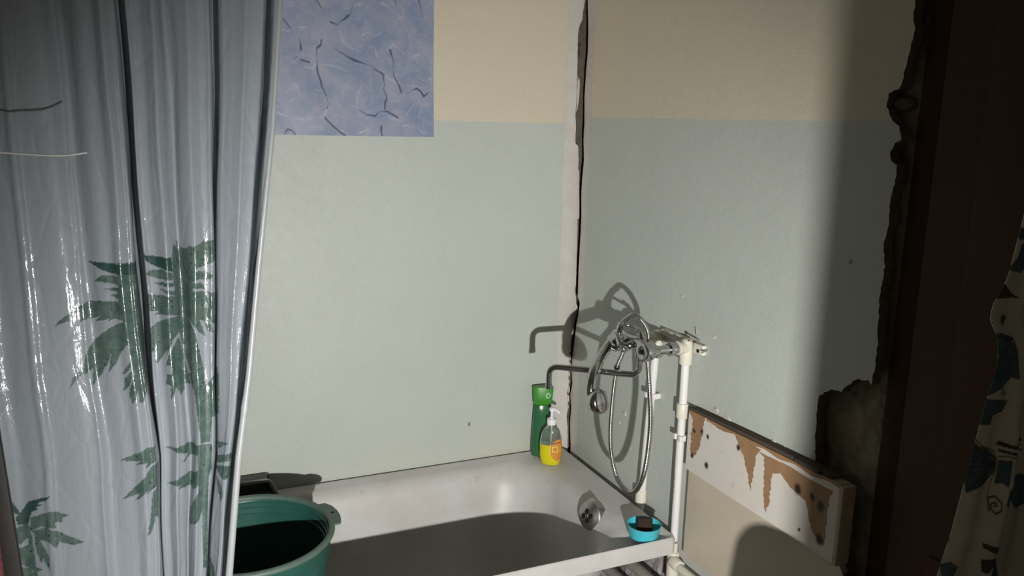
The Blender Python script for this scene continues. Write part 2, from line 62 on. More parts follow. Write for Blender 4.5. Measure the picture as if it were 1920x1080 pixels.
# ------------------------------------------------------------------ material helpers
class NT:
    def __init__(s, name):
        s.m = bpy.data.materials.new(name); s.m.use_nodes = True; s.t = s.m.node_tree; s.n = s.t.nodes
        s.b = s.n['Principled BSDF']; s.out = s.n['Material Output']
        s.tc = None
    def co(s):
        if not s.tc: s.tc = s.n.new('ShaderNodeTexCoord')
        return s.tc.outputs['Object']
    def link(s, a, b): s.t.links.new(a, b)
    def put(s, sock, v):
        if v is None: return
        if isinstance(v, bpy.types.NodeSocket): s.link(v, sock)
        elif sock.type == 'RGBA': sock.default_value = (*v[:3], 1)
        else: sock.default_value = v
    def noise(s, scale, detail=3, rough=.55, vec=None, dist=0):
        n = s.n.new('ShaderNodeTexNoise'); n.inputs['Scale'].default_value = scale; n.inputs['Detail'].default_value = detail
        n.inputs['Roughness'].default_value = rough; n.inputs['Distortion'].default_value = dist
        s.link(vec or s.co(), n.inputs['Vector']); return n.outputs['Fac']
    def mapping(s, scale=(1, 1, 1), loc=(0, 0, 0), rot=(0, 0, 0)):
        n = s.n.new('ShaderNodeMapping'); n.inputs['Scale'].default_value = scale; n.inputs['Location'].default_value = loc; n.inputs['Rotation'].default_value = rot
        s.link(s.co(), n.inputs['Vector']); return n.outputs[0]
    def vor(s, scale, feature='F1', vec=None, out='Distance'):
        n = s.n.new('ShaderNodeTexVoronoi'); n.feature = feature; n.inputs['Scale'].default_value = scale
        s.link(vec or s.co(), n.inputs['Vector']); return n.outputs[out]
    def math(s, op, a, b=None, c=None, clamp=False):
        n = s.n.new('ShaderNodeMath'); n.operation = op; n.use_clamp = clamp
        for i, v in enumerate((a, b, c)): s.put(n.inputs[i], v) if v is not None else None
        return n.outputs[0]
    def step(s, v, lo, hi, a=0., b=1.):
        n = s.n.new('ShaderNodeMapRange'); n.clamp = True
        s.put(n.inputs['Value'], v); n.inputs['From Min'].default_value = lo; n.inputs['From Max'].default_value = hi
        n.inputs['To Min'].default_value = a; n.inputs['To Max'].default_value = b
        return n.outputs[0]
    def mix(s, f, a, b):
        n = s.n.new('ShaderNodeMix'); n.data_type = 'RGBA'
        s.put(n.inputs[0], f); s.put(n.inputs[6], a); s.put(n.inputs[7], b); return n.outputs[2]
    def xyz(s):
        n = s.n.new('ShaderNodeSeparateXYZ'); s.link(s.co(), n.inputs[0]); return n.outputs
    def attr(s, name):
        n = s.n.new('ShaderNodeAttribute'); n.attribute_name = name; return n.outputs['Fac']
    def bump(s, h, strength=.3, dist=.002, normal=None):
        n = s.n.new('ShaderNodeBump'); n.inputs['Strength'].default_value = strength; n.inputs['Distance'].default_value = dist
        s.link(h, n.inputs['Height'])
        if normal: s.link(normal, n.inputs['Normal'])
        s.link(n.outputs[0], s.b.inputs['Normal']); return n.outputs[0]
    def set(s, base=None, rough=None, metal=None, spec=None, **k):
        I = s.b.inputs
        s.put(I['Base Color'], base); s.put(I['Roughness'], rough); s.put(I['Metallic'], metal); s.put(I['Specular IOR Level'], spec)
        for a, v in k.items(): s.put(I[a], v)
        return s
def plain(name, base, rough=.5, metal=0., spec=.5, var=.12, scale=30., bump=0., **k):
    t = NT(name); n = t.noise(scale, 4)
    dk = tuple(c*(1-var) for c in base); lt = tuple(min(1, c*(1+var)) for c in base)
    t.set(t.mix(n, dk, lt), rough, metal, spec, **k)
    if bump: t.bump(t.noise(scale*6, 3), bump, .001)
    return t.m

CREAM = (.655, .585, .455); MINT = (.515, .548, .506); RAW = (.58, .535, .49)
def wall_paint(name, zp, axis, edge, ztint):
    """two-tone oil paint, bare plaster strip near the corner; axis 0: distance -x, axis 1: distance -y"""
    t = NT(name); x = t.xyz(); d = t.math('MULTIPLY', x[axis], -1.0); z = x[2]
    n1 = t.noise(4, 4); n2 = t.noise(22, 5, .6); n3 = t.noise(210, 2, .6)
    zz = t.math('ADD', z, t.math('MULTIPLY', t.math('SUBTRACT', n2, .5), .006))
    up = t.step(zz, zp-.003, zp+.003)
    low = t.math('MULTIPLY', t.step(t.math('ADD', z, t.math('MULTIPLY', n1, .25)), ztint+.2, ztint+.05), .75)
    mint = t.mix(low, MINT, (.56, .54, .40))
    mint = t.mix(t.step(n1, .35, .7), mint, tuple(c*.95 for c in MINT))
    cream = t.mix(t.step(n1, .3, .7), CREAM, (.62, .565, .455))
    col = t.mix(up, mint, cream)
    dd = t.math('ADD', d, t.math('MULTIPLY', t.math('SUBTRACT', n2, .5), .018))
    if axis == 0: dd = t.math('ADD', dd, t.math('MULTIPLY', t.math('SUBTRACT', n1, .5), .05))
    raw = t.step(dd, edge+.006, edge-.004)
    rawc = t.mix(t.step(n2, .35, .65), RAW, (.62, .60, .56))
    col = t.mix(raw, col, rawc)
    fine = t.step(n3, .3, .7)
    col = t.mix(t.math('MULTIPLY', fine, .22), col, (.30, .29, .25))
    if axis == 0:      # a chip in the paint
        for (px, pz) in SPOTS:
            e = t.math('ADD', t.math('POWER', t.math('SUBTRACT', x[0], px), 2.0), t.math('POWER', t.math('MULTIPLY', t.math('SUBTRACT', z, pz), .6), 2.0))
            col = t.mix(t.step(e, .00003, .00001), col, (.2, .19, .15))
    pits = t.step(t.vor(26), .05, .03)
    col = t.mix(t.math('MULTIPLY', pits, .5), col, (.25, .24, .2))
    t.set(col, t.math('ADD', .38, t.math('MULTIPLY', n2, .25)), 0, .45)
    h = t.math('ADD', t.math('MULTIPLY', t.noise(240, 2), .7), t.math('ADD', t.math('MULTIPLY', n2, 1.6), t.math('MULTIPLY', raw, -.6)))
    t.bump(h, .22, .004)
    return t.m

M = {}
M['wall_back'] = wall_paint('back_wall_paint', 1.7294, 0, .062, .62)
M['wall_right'] = wall_paint('right_wall_paint', 1.7486, 1, .060, .3)
def rubble_mat():
    t = NT('rubble'); n = t.noise(14, 6, .65); v = t.vor(28)
    t.set(t.mix(n, (.11, .095, .065), (.42, .37, .28)), .95, 0, .1)
    t.bump(t.math('ADD', n, t.math('MULTIPLY', v, .6)), .9, .02); return t.m
M['rubble'] = rubble_mat()
M['mortar'] = plain('mortar_edge', (.34, .31, .26), .95, spec=.1, var=.35, scale=60, bump=.4)
M['dark_mortar'] = plain('dark_mortar_edge', (.13, .115, .085), .95, spec=.1, var=.45, scale=60, bump=.4)
M['flake'] = plain('plaster_flake', (.55, .52, .47), .8, spec=.2, var=.2, scale=50, bump=.3)
M['plain_wall'] = plain('plain_wall', (.5, .47, .40), .7, var=.1, scale=5)
M['ceiling'] = plain('ceiling_paint', (.62, .61, .57), .8, var=.06, scale=5)
M['floor'] = plain('floor_cement', (.25, .22, .19), .7, var=.25, scale=8, bump=.2)
def enamel():
    t = NT('bath_enamel'); n = t.noise(3.5, 5, .6); s = t.vor(60); n2 = t.noise(30, 4)
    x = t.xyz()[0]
    col = t.mix(t.step(n, .35, .7), (.62, .61, .62), (.54, .525, .50))
    col = t.mix(t.math('MULTIPLY', t.step(n2, .62, .75), .35), col, (.40, .34, .27))
    col = t.mix(t.math('MULTIPLY', t.step(s, .10, .05), t.step(t.noise(7, 2), .5, .6)), col, (.2, .16, .13))
    col = t.mix(t.math('MULTIPLY', t.step(t.math('ADD', x, t.math('MULTIPLY', n2, .08)), -.20, -.05), t.step(n, .25, .6, .2, .5)), col, (.40, .375, .33))  # tap end: grazing shade put into the colour, together with stain
    t.set(col, .42, 0, .5); t.bump(t.noise(180, 2), .05, .001); return t.m
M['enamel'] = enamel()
M['chrome'] = plain('worn_chrome', (.50, .50, .49), .17, 1., var=.12, scale=60, bump=.03)
M['chrome_dull'] = plain('dull_chrome', (.42, .41, .39), .38, 1., var=.25, scale=80, bump=.1)
M['hose'] = plain('metal_hose', (.50, .49, .47), .25, 1., var=.2, scale=90)
M['black'] = plain('black_hollow', (.012, .011, .01), .8, spec=.1)
M['grip'] = plain('dark_sleeve', (.03, .03, .03), .4)
M['pvc'] = plain('white_plastic_pipe', (.72, .71, .69), .38, var=.05, scale=40)
M['pvc_old'] = plain('ivory_plastic', (.68, .65, .55), .42, var=.08, scale=40)
M['pipe_paint'] = plain('grey_pipe_paint', (.33, .29, .26), .6, var=.3, scale=30, bump=.3)
M['pipe_ink'] = plain('pipe_ink', (.2, .2, .22), .7)
def peeled():
    t = NT('peeling_whitewash'); n = t.noise(24, 6, .7, vec=t.mapping((1, 1, .4)))
    t.set(t.mix(t.step(n, .42, .6), (.60, .59, .62), (.22, .19, .17)), .9, 0, .2); t.bump(n, .8, .012); return t.m
M['peeled'] = peeled()
def bucket_mat():
    t = NT('green_plastic'); n = t.noise(20, 4)
    t.set(t.mix(n, (.020, .086, .068), (.030, .112, .088)), t.step(n, .3, .7, .3, .45), 0, .5); t.bump(t.noise(120, 3), .08, .001); return t.m
M['bucket'] = bucket_mat()
M['bucket_rim'] = plain('pale_green_rim', (.10, .15, .125), .5, var=.25, scale=60)  # rim and ears paler and greyer than the bucket wall
M['basin'] = plain('dark_grey_plastic', (.055, .048, .042), .5, var=.2, scale=30)
M['basin_rim'] = plain('grey_plastic_rim', (.20, .185, .17), .5, var=.2, scale=30)
M['cyan'] = plain('turquoise_plastic', (.07, .50, .60), .35, var=.1, scale=40)
M['soap'] = plain('tar_soap', (.030, .016, .010), .75, spec=.2, var=.3, scale=40, bump=.25)
def liquid(name, base, rough=.12, tr=.5, ior=1.4):
    t = NT(name); n = t.noise(18, 3)
    t.set(t.mix(n, tuple(c*.92 for c in base), base), rough, 0, .5, **{'Transmission Weight': tr, 'IOR': ior}); return t.m
M['clear'] = liquid('clear_plastic', (.93, .95, .92), .06, .92, 1.25)
M['yellow_soap'] = liquid('yellow_liquid_soap', (.78, .70, .015), .15, .12)
M['green_bottle'] = liquid('green_translucent_plastic', (.05, .21, .09), .18, .35)
M['green_cap'] = plain('bright_green_plastic', (.05, .26, .03), .4, var=.12, scale=50)
M['orange_label'] = plain('orange_label', (.62, .25, .035), .45, var=.25, scale=60)
M['label_yellow'] = plain('yellow_print', (.85, .66, .12), .5)
M['white_plastic'] = plain('white_pump_plastic', (.80, .80, .80), .35, var=.04)
M['pale_print'] = plain('pale_green_print', (.55, .75, .50), .5)
M['door'] = plain('dark_brown_door_paint', (.056, .021, .0075), .6, spec=.2, var=.15, scale=6, bump=.05)
M['frame'] = plain('dark_brown_frame_paint', (.045, .019, .008), .7, spec=.15, var=.2, scale=10)
M['wire'] = plain('bright_wire', (.8, .8, .78), .3, 0., var=.05)
M['dark_wood'] = plain('dark_wooden_pole', (.014, .010, .008), .6, var=.3, scale=20, bump=.2)
M['steel'] = plain('galvanised_screw', (.6, .58, .5), .35, 1., var=.2)
def towel():
    t = NT('pink_terry'); w = t.n.new('ShaderNodeTexWave'); w.inputs['Scale'].default_value = 14; w.inputs['Distortion'].default_value = 6
    t.link(t.co(), w.inputs['Vector'])
    t.set(t.mix(t.step(w.outputs['Fac'], .8, .95), (.20, .065, .08), (.38, .26, .28)), .95, 0, .1); t.bump(t.noise(220, 2), .8, .004); return t.m
M['towel'] = towel()
def vinyl():
    t = NT('shower_vinyl'); p = t.attr('print'); dk = t.attr('dark')
    n = t.noise(55, 5, .7); sp = t.step(t.vor(120), .30, .18); sp = t.math('MULTIPLY', sp, t.step(n, .48, .55))
    g = t.mix(t.step(n, .38, .62), (.05, .092, .08), (.095, .14, .125))
    g = t.mix(sp, g, (.018, .045, .038)); g = t.mix(dk, g, (.02, .055, .048))
    base = t.mix(t.noise(3, 3), (.245, .28, .31), (.28, .305, .336))
    col = t.mix(p, base, g)
    t.set(col, .5, 0, .3, **{'Coat Weight': .38, 'Coat Roughness': .10})
    mp = t.mapping((1, 1, .22)); cr = t.noise(60, 4, .65, vec=mp, dist=1.2); c2 = t.noise(26, 3, .6, vec=t.mapping((1, 1, .5)))
    vv = t.vor(24, 'DISTANCE_TO_EDGE', vec=t.mapping((1, 1, .45)))
    h = t.math('ADD', t.math('MULTIPLY', cr, .5), t.math('ADD', t.math('MULTIPLY', c2, .6), t.math('MULTIPLY', t.step(vv, 0, .12), .25)))
    nb = t.bump(h, .42, .004)
    t.link(nb, t.b.inputs['Coat Normal'])
    tr = t.n.new('ShaderNodeBsdfTranslucent'); t.link(col, tr.inputs[0])
    mx = t.n.new('ShaderNodeMixShader'); mx.inputs[0].default_value = .12
    t.link(t.b.outputs[0], mx.inputs[1]); t.link(tr.outputs[0], mx.inputs[2]); t.link(mx.outputs[0], t.out.inputs['Surface'])
    return t.m
M['vinyl'] = vinyl()
M['hem'] = plain('rolled_vinyl_hem', (.34, .355, .36), .35, var=.08, scale=30, bump=.2)
def marble():
    t = NT('blue_marble_film'); n = t.noise(9, 6, .6, dist=.6); n2 = t.noise(30, 5, .65)
    col = t.mix(t.step(n, .35, .62), (.20, .255, .38), (.31, .325, .42))
    col = t.mix(t.math('MULTIPLY', t.step(n2, .52, .68), .6), col, (.36, .35, .43))
    rid = t.math('ABSOLUTE', t.math('SUBTRACT', t.noise(11, 5, .62, vec=t.mapping(loc=(3, 1, 2)), dist=.8), .5))
    col = t.mix(t.step(rid, .022, .004, 0, .22), col, (.45, .46, .53))
    col = t.mix(t.math('MULTIPLY', t.attr('white_vein'), t.step(n2, .3, .55, .1, .62)), col, (.45, .46, .53))
    col = t.mix(t.math('MULTIPLY', t.attr('dark_vein'), .92), col, (.055, .075, .14))
    t.set(col, .38, 0, .4); t.bump(n2, .05, .001); return t.m
M['marble'] = marble()
def floral():
    t = NT('flowered_cloth'); n = t.noise(40, 4)
    base = t.mix(n, (.66, .62, .53), (.72, .68, .59))
    blue = t.mix(t.step(n, .35, .65), (.075, .125, .165), (.115, .175, .215))
    col = t.mix(t.attr('blue'), base, blue); col = t.mix(t.attr('brown'), col, (.10, .07, .06))
    t.set(col, .9, 0, .15); t.bump(t.noise(400, 2), .2, .001); return t.m
M['floral'] = floral()
def plank():
    t = NT('worn_white_plank'); n = t.noise(26, 5, .65); n0 = t.noise(5, 3)
    p = t.attr('bare'); k = t.attr('hole')
    paint = t.mix(n0, (.60, .55, .47), (.66, .635, .60))
    paint = t.mix(t.step(n, .62, .72, 0, .5), paint, (.45, .33, .24))
    wood = t.mix(n, (.25, .135, .065), (.36, .22, .12))
    col = t.mix(t.step(t.math('ADD', p, t.math('MULTIPLY', t.math('SUBTRACT', n, .5), .25)), .45, .55), paint, wood)
    col = t.mix(k, col, (.03, .02, .012))
    t.set(col, .62, 0, .35); t.bump(t.math('ADD', t.math('MULTIPLY', n, .6), t.math('MULTIPLY', p, -.7)), .3, .004); return t.m
M['plank'] = plank()
M['board'] = plain('grey_board_paint', (.50, .44, .345), .55, var=.14, scale=9, bump=.12)
M['plank_top'] = plain('dusty_dark_edge', (.07, .052, .034), .85, var=.4, scale=40, bump=.3)
M['plank_end'] = plain('plank_end_grain', (.42, .34, .25), .8, var=.2, scale=40, bump=.2)
M['chair_wood'] = plain('brown_chair_wood', (.16, .09, .05), .5, var=.2, scale=14)

# ------------------------------------------------------------------ mesh helpers
def link(name, me, mat, parent=None, smooth=True):
    o = bpy.data.objects.new(name, me); COL.objects.link(o)
    if mat: me.materials.append(M[mat] if isinstance(mat, str) else mat)
    if parent: o.parent = parent
    if smooth: me.polygons.foreach_set('use_smooth', [True]*len(me.polygons))
    return o
def mesh(name, v, f, mat, parent=None, smooth=True):
    me = bpy.data.meshes.new(name); me.from_pydata([tuple(map(float, p)) for p in v], [], f); me.validate(); me.update()
    return link(name, me, mat, parent, smooth)
def from_bm(name, bm, mat, parent=None, smooth=True, recalc=True):
    if recalc: bmesh.ops.recalc_face_normals(bm, faces=bm.faces)
    me = bpy.data.meshes.new(name); bm.to_mesh(me); bm.free()
    return link(name, me, mat, parent, smooth)
def sharp(o, deg=35):
    me = o.data; bm = bmesh.new(); bm.from_mesh(me)
    for e in bm.edges:
        if len(e.link_faces) == 2 and e.calc_face_angle(0) > math.radians(deg): e.smooth = False
    bm.to_mesh(me); bm.free(); return o
def box(name, lo, hi, mat, parent=None, bevel=.002, seg=2, mw=None):
    bm = bmesh.new(); bmesh.ops.create_cube(bm, size=1)
    lo = Vector(lo); hi = Vector(hi); s = hi-lo; c = (lo+hi)/2
    for v in bm.verts: v.co = Vector((v.co.x*s.x, v.co.y*s.y, v.co.z*s.z)) + c
    if bevel: bmesh.ops.bevel(bm, geom=list(bm.edges), offset=bevel, segments=seg, affect='EDGES', profile=.6)
    if mw: bm.transform(mw)
    return sharp(from_bm(name, bm, mat, parent), 50)
def catmull(P, sub=8):
    P = [np.array(p, float) for p in P]; P = [2*P[0]-P[1]] + P + [2*P[-1]-P[-2]]; o = []
    for i in range(1, len(P)-2):
        for k in range(sub):
            t = k/sub; a, b, c, d = P[i-1:i+3]
            o.append(.5*((2*b)+(c-a)*t+(2*a-5*b+4*c-d)*t*t+(3*b-a-3*c+d)*t**3))
    o.append(P[-2]); return np.array(o)
def resample(p, step):
    p = np.array(p); d = np.r_[0, np.cumsum(np.linalg.norm(np.diff(p, axis=0), axis=1))]
    n = max(2, int(d[-1]/step)+1); s = np.linspace(0, d[-1], n)
    return np.stack([np.interp(s, d, p[:, k]) for k in range(3)], 1)
def tube_vf(path, rad, n=14, cap=True):
    path = [Vector(p) for p in path]; N = len(path)
    rad = [rad]*N if np.isscalar(rad) else list(rad)
    v, f = [], []; up = None
    for i, p in enumerate(path):
        t = (path[min(i+1, N-1)]-path[max(i-1, 0)]).normalized()
        if up is None: up = t.orthogonal().normalized()
        up = (up - t*up.dot(t)).normalized(); w = t.cross(up)
        for k in range(n):
            a = 2*PI*k/n; v.append(p + (up*math.cos(a)+w*math.sin(a))*rad[i])
    for i in range(N-1):
        for k in range(n):
            f.append((i*n+k, i*n+(k+1) % n, (i+1)*n+(k+1) % n, (i+1)*n+k))
    if cap: f.append(tuple(range(n))[::-1]); f.append(tuple((N-1)*n+k for k in range(n)))
    return v, f
def tube(name, path, rad, mat, parent=None, n=14, cap=True):
    v, f = tube_vf(path, rad, n, cap); return sharp(mesh(name, v, f, mat, parent), 50)
def lathe(name, prof, mat, parent=None, org=(0, 0, 0), axis=(0, 0, 1), n=32, sy=1., ang=45):
    """prof: (radius, height) along axis"""
    ax = Vector(axis).normalized(); q = Vector((0, 0, 1)).rotation_difference(ax); org = Vector(org)
    v, f = [], []; m = len(prof)
    for r, h in prof:
        for k in range(n):
            a = 2*PI*k/n; v.append(org + q @ Vector((r*math.cos(a), r*math.sin(a)*sy, h)))
    for i in range(m-1):
        for k in range(n): f.append((i*n+k, i*n+(k+1) % n, (i+1)*n+(k+1) % n, (i+1)*n+k))
    if prof[0][0] > 1e-6: f.append(tuple(range(n))[::-1])
    if prof[-1][0] > 1e-6: f.append(tuple((m-1)*n+k for k in range(n)))
    bm = bmesh.new(); bv = [bm.verts.new(p) for p in v]
    for q_ in f:
        try: bm.faces.new([bv[i] for i in q_])
        except ValueError: pass
    bmesh.ops.remove_doubles(bm, verts=bm.verts, dist=1e-6)
    return sharp(from_bm(name, bm, mat, parent), ang)
def slab(name, poly, frame, t, mat, parent=None, edge_mat=None):
    """outline extruded: frame(a, b, d) -> point, d in 0..t"""
    bm = bmesh.new(); fr = [bm.verts.new(frame(a, b, 0)) for a, b in poly]; bk = [bm.verts.new(frame(a, b, t)) for a, b in poly]
    n = len(poly); bm.faces.new(fr); bm.faces.new(bk[::-1])
    side = [bm.faces.new((fr[i], fr[(i+1) % n], bk[(i+1) % n], bk[i])) for i in range(n)]
    if edge_mat:
        for s in side: s.material_index = 1
    bmesh.ops.recalc_face_normals(bm, faces=bm.faces)
    me = bpy.data.meshes.new(name); bmesh.ops.triangulate(bm, faces=[f for f in bm.faces if len(f.verts) > 4]); bm.to_mesh(me); bm.free()
    o = link(name, me, mat, parent, False)
    if edge_mat: me.materials.append(M[edge_mat])
    return o
def sheet(name, X, Y, Z, mat, parent=None):
    r, c = X.shape; co = np.stack([X, Y, Z], -1).reshape(-1, 3)
    i = np.arange(r*c).reshape(r, c)
    q = np.stack([i[:-1, :-1], i[:-1, 1:], i[1:, 1:], i[1:, :-1]], -1).reshape(-1, 4)
    me = bpy.data.meshes.new(name); me.vertices.add(len(co)); me.vertices.foreach_set('co', co.astype(np.float32).ravel())
    me.loops.add(q.size); me.polygons.add(len(q)); me.loops.foreach_set('vertex_index', q.astype(np.int32).ravel())
    me.polygons.foreach_set('loop_start', np.arange(0, q.size, 4, dtype=np.int32)); me.update(calc_edges=True)
    return link(name, me, mat, parent, True)
def inside(px, pz, poly):
    r = np.zeros(px.shape, bool); P = np.array(poly)
    bb = (px > P[:, 0].min()) & (px < P[:, 0].max()) & (pz > P[:, 1].min()) & (pz < P[:, 1].max())
    if not bb.any(): return r
    x = px[bb]; z = pz[bb]; c = np.zeros(x.shape, bool); n = len(P)
    for i in range(n):
        (x1, z1), (x2, z2) = P[i], P[(i+1) % n]
        if z1 == z2: continue
        c ^= ((z1 > z) != (z2 > z)) & (x < (x2-x1)*(z-z1)/(z2-z1)+x1)
    r[bb] = c; return r
def segdist(px, pz, line):
    d = np.full(px.shape, 9.)
    for (a, b), (c, e) in zip(line[:-1], line[1:]):
        ux, uz = c-a, e-b; L = ux*ux+uz*uz+1e-12
        t = np.clip(((px-a)*ux+(pz-b)*uz)/L, 0, 1); d = np.minimum(d, np.hypot(px-a-t*ux, pz-b-t*uz))
    return d
def attr(o, name, val):
    a = o.data.attributes.new(name, 'FLOAT', 'POINT'); a.data.foreach_set('value', np.asarray(val, np.float32).ravel())
def thing(name, label, cat, loc=(0, 0, 0), group=None):
    o = bpy.data.objects.new(name, None); COL.objects.link(o); o['label'] = label; o['category'] = cat
    o.empty_display_size = .05
    if group: o['group'] = group
    o['_base'] = list(loc); return o
def settle(o):
    """move an Empty to its base, keeping the parts where they are"""
    b = Vector(o['_base']); del o['_base']; o.location = b
    for c in [c for c in bpy.data.objects if c.parent == o]:
        c.data.transform(Matrix.Translation(-b))
        for g in [g for g in bpy.data.objects if g.parent == c]: g.data.transform(Matrix.Translation(-b))
def tag(o, label, cat, group=None):
    o['label'] = label; o['category'] = cat
    if group: o['group'] = group
    return o
def struct(o): o['kind'] = 'structure'; return o

# ------------------------------------------------------------------ the room
ZT = 2.62
struct(box('floor', (-1.9, -3.5, -.06), (.3, .12, 0), 'floor', bevel=0))
struct(box('ceiling', (-1.9, -3.5, ZT), (.3, .12, ZT+.06), 'ceiling', bevel=0))
struct(box('wall_left', (-1.9, -3.5, 0), (-1.74, .12, ZT), 'plain_wall', bevel=0))
struct(box('wall_rear', (-1.74, -3.5, 0), (.3, -3.42, ZT), 'plain_wall', bevel=0))
wf = struct(box('wall_occluder', (-.782, -2.30, 0), (.06, -2.20, ZT), 'plain_wall', bevel=0))  # unseen partition, added so its edge throws the vertical shade on the right wall
def jag(P, step=.006, amp=.0016):
    o = []
    for (a, b), (c, d_) in zip(P[:-1], P[1:]):
        L_ = math.hypot(c-a, d_-b); n = max(1, int(L_/step)); nx, ny = -(d_-b)/max(L_, 1e-9), (c-a)/max(L_, 1e-9)
        for k in range(n):
            j = 0 if k == 0 else random.uniform(-amp, amp); o.append((a+(c-a)*k/n+nx*j, b+(d_-b)*k/n+ny*j))
    return o + [P[-1]]
# back wall: a plaster skin whose right edge is the torn lip of the corner crack
cb = [(-1.74, ZT), (-.004, ZT)] + [(x-(.0035 if z < 1.0 else 0), z) for x, z in jag(CRACK_B, .008, .0006)] + [(-.004, .3), (-.004, 0), (-1.74, 0)]
wb = struct(slab('wall_back', cb, lambda a, b, d: (a, d, b), .022, 'wall_back', None, 'mortar'))
def rough_sheet(name, a0, a1, z0, z1, fr, amp, step, mat, parent, seed):
    A = np.linspace(a0, a1, max(2, int(abs(a1-a0)/step))); Z = np.linspace(z0, z1, max(2, int((z1-z0)/step))); A, Z = np.meshgrid(A, Z)
    r = np.random.default_rng(seed); H = np.zeros(A.shape)
    for k in range(26):
        fx, fz = r.normal(0, 22, 2); H += np.sin(A*fx+Z*fz+r.uniform(0, 6))*min(1, 18/(abs(fx)+abs(fz)+1))/6
    H = H*amp + r.normal(0, amp*.18, A.shape); X, Y = fr(A, H)
    return sheet(name, X, Y, Z, mat, parent)
rough_sheet('masonry', -.12, .06, 0, ZT, lambda a, h: (a, .030+np.abs(h)*.8), .012, .012, 'dark_mortar', wb, 3)
box('masonry_backing', (-1.74, .05, 0), (.12, .12, ZT), 'rubble', wb, bevel=0)
# right wall: plaster skin, torn at its free end beside the door
cr = [(.02, ZT), (-1.285, ZT)] + jag(EDGE_R, .007, .0022) + [(-1.17, .97), (-1.165, .6), (-1.175, .3), (-1.17, 0), (.02, 0), (.001, .3)] + jag(CRACK_R, .008, .0005)[::-1]
wr = struct(slab('wall_right', cr, lambda a, b, d: (d, a, b), .024, 'wall_right', None, 'dark_mortar'))
rough_sheet('masonry', -1.36, .05, 0, ZT, lambda a, h: (.034+np.abs(h)*1.0, a), .016, .012, 'rubble', wr, 5)
box('masonry_backing', (.06, -2.20, 0), (.14, .05, ZT), 'rubble', wr, bevel=0)
def chunk(name, pts, d0, d1, mat, parent, fr):
    """small uneven flake: outline with pushed-out middle"""
    bm = bmesh.new(); n = len(pts); c = np.mean(pts, 0)
    o_ = [bm.verts.new(fr(a, b, d1)) for a, b in pts]; i_ = [bm.verts.new(fr(a*.7+c[0]*.3, b*.7+c[1]*.3, d0+random.uniform(-.001, .001))) for a, b in pts]
    bm.faces.new(i_)
    for k in range(n): bm.faces.new((o_[k], o_[(k+1) % n], i_[(k+1) % n], i_[k]))
    bm.faces.new(o_[::-1]); return from_bm(name, bm, mat, parent, False)
FB = lambda a, b, d: (a, d, b)
FR = lambda a, b, d: (d, a, b)
chunk('plaster_flake', [(-.0215, 1.885), (-.012, 1.895), (-.008, 1.865), (-.011, 1.81), (-.017, 1.755), (-.0215, 1.745)], -.001, .03, 'flake', wb, FB)
chunk('plaster_flake', [(-.010, 1.985), (-.002, 1.99), (-.002, 1.945), (-.007, 1.94)], .016, .032, 'dark_mortar', wb, FB)
zc = .99
for k in range(9):       # loose scabs along the lower, branching part of the crack
    h = random.uniform(.018, .034); a0 = -.0095-.0012*math.sin(k*1.7); w = random.uniform(.0028, .0042)
    chunk('plaster_flake', [(a0-w*.9, zc), (a0+w*.2, zc+h*.1), (a0+w, zc-h*.3), (a0+w*.7, zc-h*.8), (a0-w*.1, zc-h), (a0-w, zc-h*.6)], -.0035, .004, 'flake', wb, FB)
    zc -= h+random.uniform(.003, .007)
lathe('knot', [(0, .003), (.007, .002), (.012, -.001), (.015, -.007), (.015, -.03)], 'dark_mortar', wr, (0.016, -1.266, 1.782), (-1, -.1, 0), 9, 1.6)
for (y, z, s) in ((-.80, .998, .016), (-.845, .992, .02), (-1.02, .994, .014), (-1.06, .99, .016), (-.30, .98, .006), (-.33, .80, .009), (-.36, .84, .012), (-.40, .74, .008), (-.28, .70, .01), (-.77, 1.19, .008), (-.62, 1.27, .008), (-1.19, 1.46, .012)):
    p = [(y+s*math.cos(a)*random.uniform(.5, 1), z+s*.8*math.sin(a)*random.uniform(.5, 1)) for a in np.linspace(0, 2*PI, 7)[:-1]]
    chunk('plaster_flake', p, -.0025, .002, 'flake', wr, FR)
# lumpy whitewash on the wall below the bath rim
rough_sheet('peeling_skin', -.66, -.20, .05, .57, lambda a, h: (-.002-np.abs(h)*.6, a), .010, .008, 'peeled', wr, 9)

# door in the right wall
d = thing('door_1', '', '', (.05, -1.65, 0)); del d['label']; del d['category']; d['kind'] = 'structure'
box('door_frame', (.024, -1.352, 0), (.06, -1.300, 2.2), 'frame', d, .004)
box('door_frame', (.0, -2.195, 0), (.06, -2.155, 2.2), 'frame', d, .004)
box('door_frame', (.0, -2.155, 2.14), (.06, -1.352, 2.2), 'frame', d, .004)
box('door_leaf', (.016, -2.152, .01), (.05, -1.355, 2.137), 'door', d, .002)
for z0, z1 in ((.18, .92), (1.04, 1.98)):
    box('door_panel', (.010, -2.04, z0), (.018, -1.45, z1), 'door', d, .004)
hd = lathe('door_handle', [(.018, 0), (.018, .006), (.008, .01), (.007, .045), (.011, .05), (.011, .058), (0, .06)], 'chrome_dull', d, (.016, -2.10, 1.0), (-1, 0, 0), 20)
settle(d)
box('door_lintel', (.012, -2.20, 2.2), (.06, -1.318, ZT), 'plain_wall', wr, 0)

